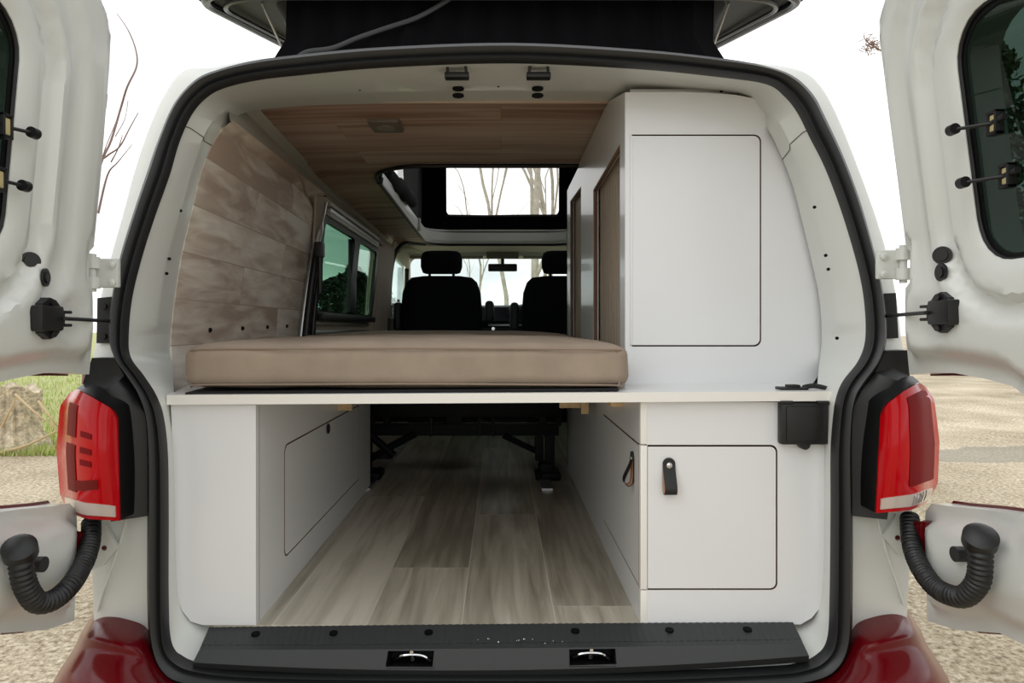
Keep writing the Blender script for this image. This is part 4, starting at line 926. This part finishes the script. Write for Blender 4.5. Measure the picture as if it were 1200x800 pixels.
# hook strap lying on the worktop corner
mb = MB(); c = P(930, 456, 1.39)
mb.box(c + V((-0.032, -0.016, -0.0015)), c + V((0.024, 0.016, 0.004)), 0.002); mb.box(c + V((-0.014, -0.010, 0.003)), c + V((0.010, 0.010, 0.009)), 0.002)
mb.tube(catmull([c + V((0.02, 0, 0.003)), c + V((0.04, 0, 0.006)), c + V((0.062, -0.004, 0.002)), c + V((0.070, -0.010, -0.004))], 5), 0.005, 8)
ls = mb.build('latch_strap', M_blk, None); ls.location.z += 0.001
tag(ls, 'small black latch strap lying on the right end of the white board', 'strap')

# ------------------------------------------------------------------ outdoors
GR = MB()
def gh(x, y):
    v = 0.0
    if x < -3.0: v += 0.5 * sstep(8.0, 16.0, y) * sstep(-3.0, -6.0, x)
    return v + 0.012 * noise.noise(V((x * 0.8, y * 0.8, 0)))
xs_ = [-70, -45, -30, -20, -16] + [-14 + 0.7 * k for k in range(41)] + [18, 24, 34, 50, 70]; ys_ = [-25, -12, -6] + [-3 + 0.7 * k for k in range(32)] + [21, 26, 34, 46, 70, 100]
GR.loft([[V((x, y, gh(x, y))) for x in xs_] for y in ys_])
def ground_mat():
    m, nt, b = base('pale gravel and verge')
    tc = N(nt, 'ShaderNodeTexCoord')
    n1 = N(nt, 'ShaderNodeTexNoise'); n1.inputs['Scale'].default_value = 0.8; n1.inputs['Detail'].default_value = 6
    n2 = N(nt, 'ShaderNodeTexNoise'); n2.inputs['Scale'].default_value = 38; n2.inputs['Detail'].default_value = 5; n2.inputs['Roughness'].default_value = 0.75
    for q in (n1, n2): nt.links.new(tc.outputs['Object'], q.inputs['Vector'])
    r2 = N(nt, 'ShaderNodeValToRGB'); e = r2.color_ramp.elements; e[0].position = .34; e[0].color = lin((132, 116, 92)); e[1].position = .64; e[1].color = lin((252, 242, 220))
    k = e.new(0.5); k.color = lin((212, 197, 170))
    nt.links.new(n2.outputs['Fac'], r2.inputs['Fac'])
    r1 = N(nt, 'ShaderNodeValToRGB'); e = r1.color_ramp.elements; e[0].position = .35; e[0].color = lin((196, 192, 184)); e[1].position = .7; e[1].color = (1, 1, 1, 1)
    nt.links.new(n1.outputs['Fac'], r1.inputs['Fac'])
    mm = N(nt, 'ShaderNodeMix', data_type='RGBA', blend_type='MULTIPLY'); mm.inputs[0].default_value = 1
    nt.links.new(r2.outputs[0], mm.inputs[6]); nt.links.new(r1.outputs[0], mm.inputs[7])
    # wheel track: a darker damp band crossing on the right
    sx = N(nt, 'ShaderNodeSeparateXYZ'); nt.links.new(tc.outputs['Object'], sx.inputs[0])
    dn = N(nt, 'ShaderNodeMath', operation='MULTIPLY_ADD'); dn.inputs[1].default_value = 1.2; nt.links.new(n1.outputs['Fac'], dn.inputs[0]); nt.links.new(sx.outputs[1], dn.inputs[2])
    d1 = N(nt, 'ShaderNodeMath', operation='SUBTRACT'); d1.inputs[1].default_value = 5.75; nt.links.new(dn.outputs[0], d1.inputs[0])
    d2 = N(nt, 'ShaderNodeMath', operation='ABSOLUTE'); nt.links.new(d1.outputs[0], d2.inputs[0])
    d3 = N(nt, 'ShaderNodeMath', operation='LESS_THAN'); d3.inputs[1].default_value = 0.36; nt.links.new(d2.outputs[0], d3.inputs[0])
    rx = N(nt, 'ShaderNodeMath', operation='GREATER_THAN'); rx.inputs[1].default_value = 0; nt.links.new(sx.outputs[0], rx.inputs[0])
    d4 = N(nt, 'ShaderNodeMath', operation='MULTIPLY'); nt.links.new(d3.outputs[0], d4.inputs[0]); nt.links.new(rx.outputs[0], d4.inputs[1])
    d5 = N(nt, 'ShaderNodeMath', operation='MULTIPLY'); d5.inputs[1].default_value = 0.62; nt.links.new(d4.outputs[0], d5.inputs[0])
    m2 = N(nt, 'ShaderNodeMix', data_type='RGBA'); m2.inputs[7].default_value = lin((134, 130, 120)); nt.links.new(d5.outputs[0], m2.inputs[0]); nt.links.new(mm.outputs[2], m2.inputs[6])
    # grass and soil on the left verge
    y2 = N(nt, 'ShaderNodeMath', operation='GREATER_THAN'); y2.inputs[1].default_value = 5.55; nt.links.new(dn.outputs[0], y2.inputs[0])
    x2 = N(nt, 'ShaderNodeMath', operation='LESS_THAN'); x2.inputs[1].default_value = -2.6; nt.links.new(sx.outputs[0], x2.inputs[0])
    v2 = N(nt, 'ShaderNodeMath', operation='MULTIPLY'); nt.links.new(y2.outputs[0], v2.inputs[0]); nt.links.new(x2.outputs[0], v2.inputs[1])
    r3 = N(nt, 'ShaderNodeValToRGB'); e = r3.color_ramp.elements; e[0].position = .4; e[0].color = lin((136, 152, 78)); e[1].position = .62; e[1].color = lin((206, 200, 150))
    nt.links.new(n2.outputs['Fac'], r3.inputs['Fac'])
    m3 = N(nt, 'ShaderNodeMix', data_type='RGBA'); nt.links.new(v2.outputs[0], m3.inputs[0]); nt.links.new(m2.outputs[2], m3.inputs[6]); nt.links.new(r3.outputs[0], m3.inputs[7])
    nt.links.new(m3.outputs[2], b.inputs['Base Color']); b.inputs['Roughness'].default_value = 0.95
    bp = N(nt, 'ShaderNodeBump'); bp.inputs['Strength'].default_value = 0.6; bp.inputs['Distance'].default_value = 0.012
    nt.links.new(n2.outputs['Fac'], bp.inputs['Height']); nt.links.new(bp.outputs['Normal'], b.inputs['Normal'])
    return m
g_ = GR.build('ground', ground_mat(), None, 60); struct(g_)
# grass on the verge
gm = MB()
for k in range(9000):
    D = 6.35 + 10.5 * random.random() ** 1.7; px = random.uniform(-60, 150); x = (px - VX) / F * D; y = CY + D
    z = gh(x, y); h = random.uniform(0.04, 0.13) * (0.6 + 0.6 * noise.noise(V((x, y, 3)))**2 + .2); a = random.uniform(0, 6.28); l = random.uniform(0.01, 0.07); w = random.uniform(0.004, 0.010)
    dx, dy = math.cos(a), math.sin(a)
    gm.add([V((x - dy * w, y + dx * w, z - .01)), V((x + dy * w, y - dx * w, z - .01)), V((x + dx * l, y + dy * l, z + h))], [[0, 1, 2]], random.choice((0, 0, 1, 2)))
go = gm.build('verge_grass', [mat('fresh grass', (150, 176, 72), 0.8), mat('pale grass', (186, 190, 112), 0.8), mat('dry grass', (196, 184, 142), 0.8)], None, None, fixn=False)
tag(go, 'rough green grass on the verge beyond the left tail lamp', 'grass', kind='stuff')
# old stump and dead canes
def stump(px, py, D, h, r, label):
    c = P(px, py, D); c.z = gh(c.x, c.y) - 0.03; rows = []; n = 60
    for k in range(10):
        t = k / 9; row = []
        for q in range(n):
            a = 2 * math.pi * q / n; ca, sa = math.cos(a), math.sin(a)
            rg = 1 + 0.16 * noise.noise(V((ca * 2.2, sa * 2.2, t * 0.7 + px))) + 0.10 * noise.noise(V((ca * 7, sa * 7, t * 0.5))) + 0.05 * math.sin(a * 19)
            fl = 1.25 - 0.35 * sstep(0, 0.4, t)
            row.append(c + V((ca * r * rg * fl, sa * r * rg * fl, h * t * (1 + 0.16 * noise.noise(V((ca * 2.5, sa * 2.5, 9)))))))
        rows.append(row)
    mb = MB().loft(rows, closed=True); top = sum(rows[-1], V()) / n - V((0, 0, 0.05)); mb.add(rows[-1] + [top], [[q, (q + 1) % n, n] for q in range(n)])
    o = mb.build('tree_stump', mat('weathered stump wood', (196, 182, 156), 0.95, var=0.4, vscale=16, bump=1.0, bscale=30, dist=0.04), None, 30)
    tag(o, label, 'stump')
stump(10, 535, 6.75, 0.62, 0.30, 'weathered grey tree stump on the grass verge left of the van')
def cane(pts, label, r=0.012):
    o = MB().tube(catmull([P(*p) for p in pts], 5), lambda t: r * (1.1 - 0.6 * t), 7).build('dead_cane', mat('bleached dead cane', (192, 170, 132), 0.85), None)
    tag(o, label, 'stick', 'dead canes by the stump')
cane([(2, 500, 6.3), (12, 480, 6.25), (20, 463, 6.3)], 'bleached dead cane leaning up against the front of the stump')
cane([(18, 462, 6.3), (40, 482, 6.2), (66, 502, 6.25)], 'bleached dead cane arching down from the stump towards the lamp')
cane([(0, 530, 6.4), (30, 522, 6.35), (62, 507, 6.4), (85, 496, 6.5)], 'long bleached cane lying low in front of the stump', 0.014)
cane([(45, 470, 6.6), (60, 490, 6.5), (72, 505, 6.6)], 'short bleached cane standing between stump and lamp')

# trees
def grow(mb, p, d, L, r, depth, rnd, spread, up=0.25, twigs=3):
    n = 5; pts = [p]
    for k in range(n):
        d = (d + V((rnd.uniform(-1, 1), rnd.uniform(-1, 1), rnd.uniform(-0.4, 0.8) * up + up * 0.25)) * 0.16).normalized(); pts.append(pts[-1] + d * L / n)
    mb.tube(pts, lambda t: max(0.003, r * (1 - 0.45 * t)), 6 if depth > 1 else 4)
    if depth <= 0: return
    for k in range(twigs):
        t = rnd.uniform(0.35, 1.0) if k else 1.0; q = pts[min(n, int(t * n))]
        a = V((rnd.uniform(-1, 1), rnd.uniform(-1, 1), rnd.uniform(-0.2, 0.9))).normalized()
        grow(mb, q, (d + a * spread).normalized(), L * rnd.uniform(0.5, 0.75), r * (0.62 if k == 0 else 0.45), depth - 1, rnd, spread, up, twigs)
M_bark = mat('pale grey bark', (176, 170, 156), 0.9, var=0.2, vscale=6)
M_twig = mat('brown twig bark', (140, 116, 106), 0.9)
def bare_tree(px, D, H, r, seed, label, lean_=(0, 0), depth=3, m=None, group='bare trees ahead'):
    rnd = random.Random(seed); x = (px - VX) / F * D; y = CY + D; mb = MB(); b = V((x, y, gh(x, y) - 0.1))
    grow(mb, b, V((lean_[0], lean_[1], 1)).normalized(), H * 0.55, r, depth, rnd, 0.5, 0.6)
    o = mb.build('bare_tree', m or M_bark, None, 60); tag(o, label, 'tree', group)
bare_tree(597, 24, 11, 0.10, 3, 'forked bare tree nearest the middle of the windscreen, seen past the mirror', (0.02, 0))
bare_tree(616, 18, 12, 0.14, 5, 'straight bare tree with the thickest trunk ahead of the windscreen', (0.0, 0))
bare_tree(637, 28, 12, 0.11, 8, 'slim bare tree ahead, just left of the driver headrest', (0.03, 0))
bare_tree(653, 22, 11, 0.10, 11, 'bare tree ahead, in the right edge of the clear tent window', (-0.04, 0))
bare_tree(560, 34, 8, 0.09, 14, 'small far bare tree ahead, behind the passenger headrest', (0, 0), 3)
# bare sapling beyond the left rear door
mb = MB(); rnd = random.Random(2); Dq = 4.2
def br(pts, r): mb.tube(catmull([P(*p) for p in pts], 5), lambda t: max(0.0015, 0.75 * r * (1 - 0.75 * t)), 6)
br([(100, 330, Dq), (108, 240, Dq), (118, 192, Dq), (130, 165, Dq + .05), (142, 125, Dq + .1), (149, 102, Dq), (160, 78, Dq), (159, 58, Dq), (150, 35, Dq), (137, 16, Dq)], 0.012)
br([(105, 290, Dq), (112, 200, Dq), (125, 183, Dq), (140, 172, Dq), (152, 150, Dq), (162, 132, Dq)], 0.011)
br([(115, 250, Dq), (126, 205, Dq), (138, 190, Dq), (155, 169, Dq)], 0.009)
br([(118, 192, Dq), (124, 172, Dq), (135, 145, Dq), (141, 128, Dq)], 0.005); br([(112, 200, Dq), (118, 160, Dq), (124, 128, Dq), (126, 110, Dq)], 0.005)
br([(130, 190, Dq), (138, 175, Dq), (143, 160, Dq), (142, 158, Dq)], 0.006); br([(135, 160, Dq), (146, 140, Dq), (150, 118, Dq)], 0.004)
br([(98, 450, Dq), (99, 400, Dq), (100, 330, Dq)], 0.016); br([(102, 640, Dq), (99, 540, Dq), (98, 450, Dq)], 0.02)
br([(175, -8, Dq), (190, 11, Dq), (202, 22, Dq)], 0.003) if False else None
o = mb.build('bare_sapling', M_twig, None, 60); tag(o, 'thin bare sapling with upswept twigs between the left door and the van', 'tree')
# leafy trees
def leafy(x, y, H, R, seed, label, conical=0.0, n=2600, group=None, cols=((58, 74, 44), (84, 98, 58))):
    rnd = random.Random(seed); t = thing('leafy_tree', label, 'tree', V((x, y, gh(x, y))), group); b = V((x, y, gh(x, y)))
    mb = MB(); mb.tube([b, b + V((0.05, 0, H * 0.4)), b + V((0, 0.05, H * 0.9))], lambda q: R * 0.09 * (1.1 - q), 8); mb.build('trunk', M_twig, t)
    lf = MB(); sz = R * 0.085
    for k in range(n):
        h = rnd.random(); rr_ = R * ((1 - h) ** (0.8) if conical else math.sin(math.pi * min(1, 0.12 + 0.88 * h)) ** 0.6) * rnd.uniform(0.45, 1.05); a = rnd.uniform(0, 6.28)
        p = b + V((rr_ * math.cos(a), rr_ * math.sin(a), H * (0.06 + 0.94 * h)))
        p += V(noise.noise_vector(p * 0.8)) * R * 0.25
        u = V((rnd.uniform(-1, 1), rnd.uniform(-1, 1), rnd.uniform(-1, 1))).normalized(); w = u.cross(V((rnd.uniform(-1, 1), rnd.uniform(-1, 1), 1))).normalized()
        lf.add([p - u * sz, p + w * sz * 0.6, p + u * sz, p - w * sz * 0.6], [[0, 1, 2, 3]], rnd.choice((0, 1)))
    lf.build('foliage', [mat('leaf dark %d' % cols[0][1], cols[0], 0.8), mat('leaf light %d' % cols[1][1], cols[1], 0.8)], t, None, fixn=False)
    return t
gl = 'leafy trees beyond the side window'
for k, (px, D, H, R, lab) in enumerate(((402, 30, 2.9, 1.5, 'dark rounded tree seen low in the rear pane of the side window'), (417, 34, 4.0, 1.8, 'dark peaked tree at the dividing bar of the side window'), (385, 26, 2.5, 1.3, 'dark low tree at the rear end of the side window'), (433, 38, 3.3, 1.9, 'dark tree low in the front pane of the side window'))):
    leafy((px - VX) / F * D, CY + D, H, R, 20 + k, lab, 1.0 if k == 1 else 0.0, 1800, gl, ((30, 36, 26), (52, 58, 42)))
CT = leafy((1150 - VX) / F * 24, CY + 24, 11.5, 1.9, 31, 'green conifer behind the right rear door, its tip showing beside it', 0.0, 4200, None, ((86, 104, 74), (124, 138, 100)))
mb = MB(); a, b = P(1140, 80, 24), P(1020, 52, 24)
mb.tube(catmull([a, a.lerp(b, 0.5) + V((0, 0, -0.4)), b, P(1012, 36, 24)], 5), lambda t: 0.06 * (1.1 - t), 6)
rnd = random.Random(4)
for k in range(70):
    c = P(rnd.gauss(1021, 6), rnd.gauss(53, 5), 24 + rnd.uniform(-.3, .3)); u = V((rnd.uniform(-1, 1), rnd.uniform(-1, 1), rnd.uniform(-1, 1))).normalized() * 0.10
    mb.tube([c - u, c + u], 0.014, 4)
mb.build('tip_branch', M_twig, CT)
leafy((1300 - VX) / F * 19, CY + 19, 6.0, 2.2, 32, 'broad green bush seen through the right rear door window', 0.0, 2600, None, ((80, 104, 66), (124, 148, 94)))
leafy(-9.5, 5.0, 3.4, 2.0, 33, 'broad green bush seen through the left rear door window', 0.0, 2600, None, ((66, 88, 52), (104, 128, 76)))

# ------------------------------------------------------------------ light and camera
wd = bpy.data.worlds.new('overcast sky'); S.world = wd; wd.use_nodes = True; nt = wd.node_tree
bg = nt.nodes['Background']; tc = N(nt, 'ShaderNodeTexCoord'); nz = N(nt, 'ShaderNodeTexNoise'); nz.inputs['Scale'].default_value = 3.2; nz.inputs['Detail'].default_value = 5
mpn = N(nt, 'ShaderNodeMapping'); mpn.inputs['Scale'].default_value = (1, 1, 3.0); nt.links.new(tc.outputs['Generated'], mpn.inputs['Vector']); nt.links.new(mpn.outputs[0], nz.inputs['Vector'])
rp = N(nt, 'ShaderNodeValToRGB'); e = rp.color_ramp.elements; e[0].position = 0.40; e[0].color = (0.80, 0.83, 0.86, 1); e[1].position = 0.62; e[1].color = (1.35, 1.35, 1.33, 1)
nt.links.new(nz.outputs['Fac'], rp.inputs['Fac']); nt.links.new(rp.outputs['Color'], bg.inputs['Color']); bg.inputs['Strength'].default_value = 1.28
sl = bpy.data.lights.new('sun behind cloud', 'SUN'); sl.energy = 0.7; sl.angle = math.radians(50); sl.color = (1, 0.98, 0.95)
so_l = bpy.data.objects.new('sun_light', sl); COL.objects.link(so_l); so_l.rotation_euler = V((1.1, 0.75, -1.1)).to_track_quat('-Z', 'Y').to_euler(); so_l.location = (-5, -5, 6)
cam = bpy.data.cameras.new('camera'); co = bpy.data.objects.new('camera', cam); COL.objects.link(co); S.camera = co
co.location = (0, CY, CZ); co.rotation_euler = (math.pi / 2, 0, 0)
cam.sensor_width = 36; cam.lens = 800 / 1200 * 36; cam.shift_x = (600 - VX) / 1200; cam.shift_y = (VY - 400) / 1200; cam.clip_start = 0.02; cam.clip_end = 500
S.view_settings.view_transform = 'Standard'; S.view_settings.look = 'None'; S.view_settings.gamma = 1; S.view_settings.exposure = 0.0
S.view_settings.use_curve_mapping = False
S.cycles.use_denoising = True; S.cycles.max_bounces = 12; S.cycles.diffuse_bounces = 8; S.cycles.transparent_max_bounces = 16
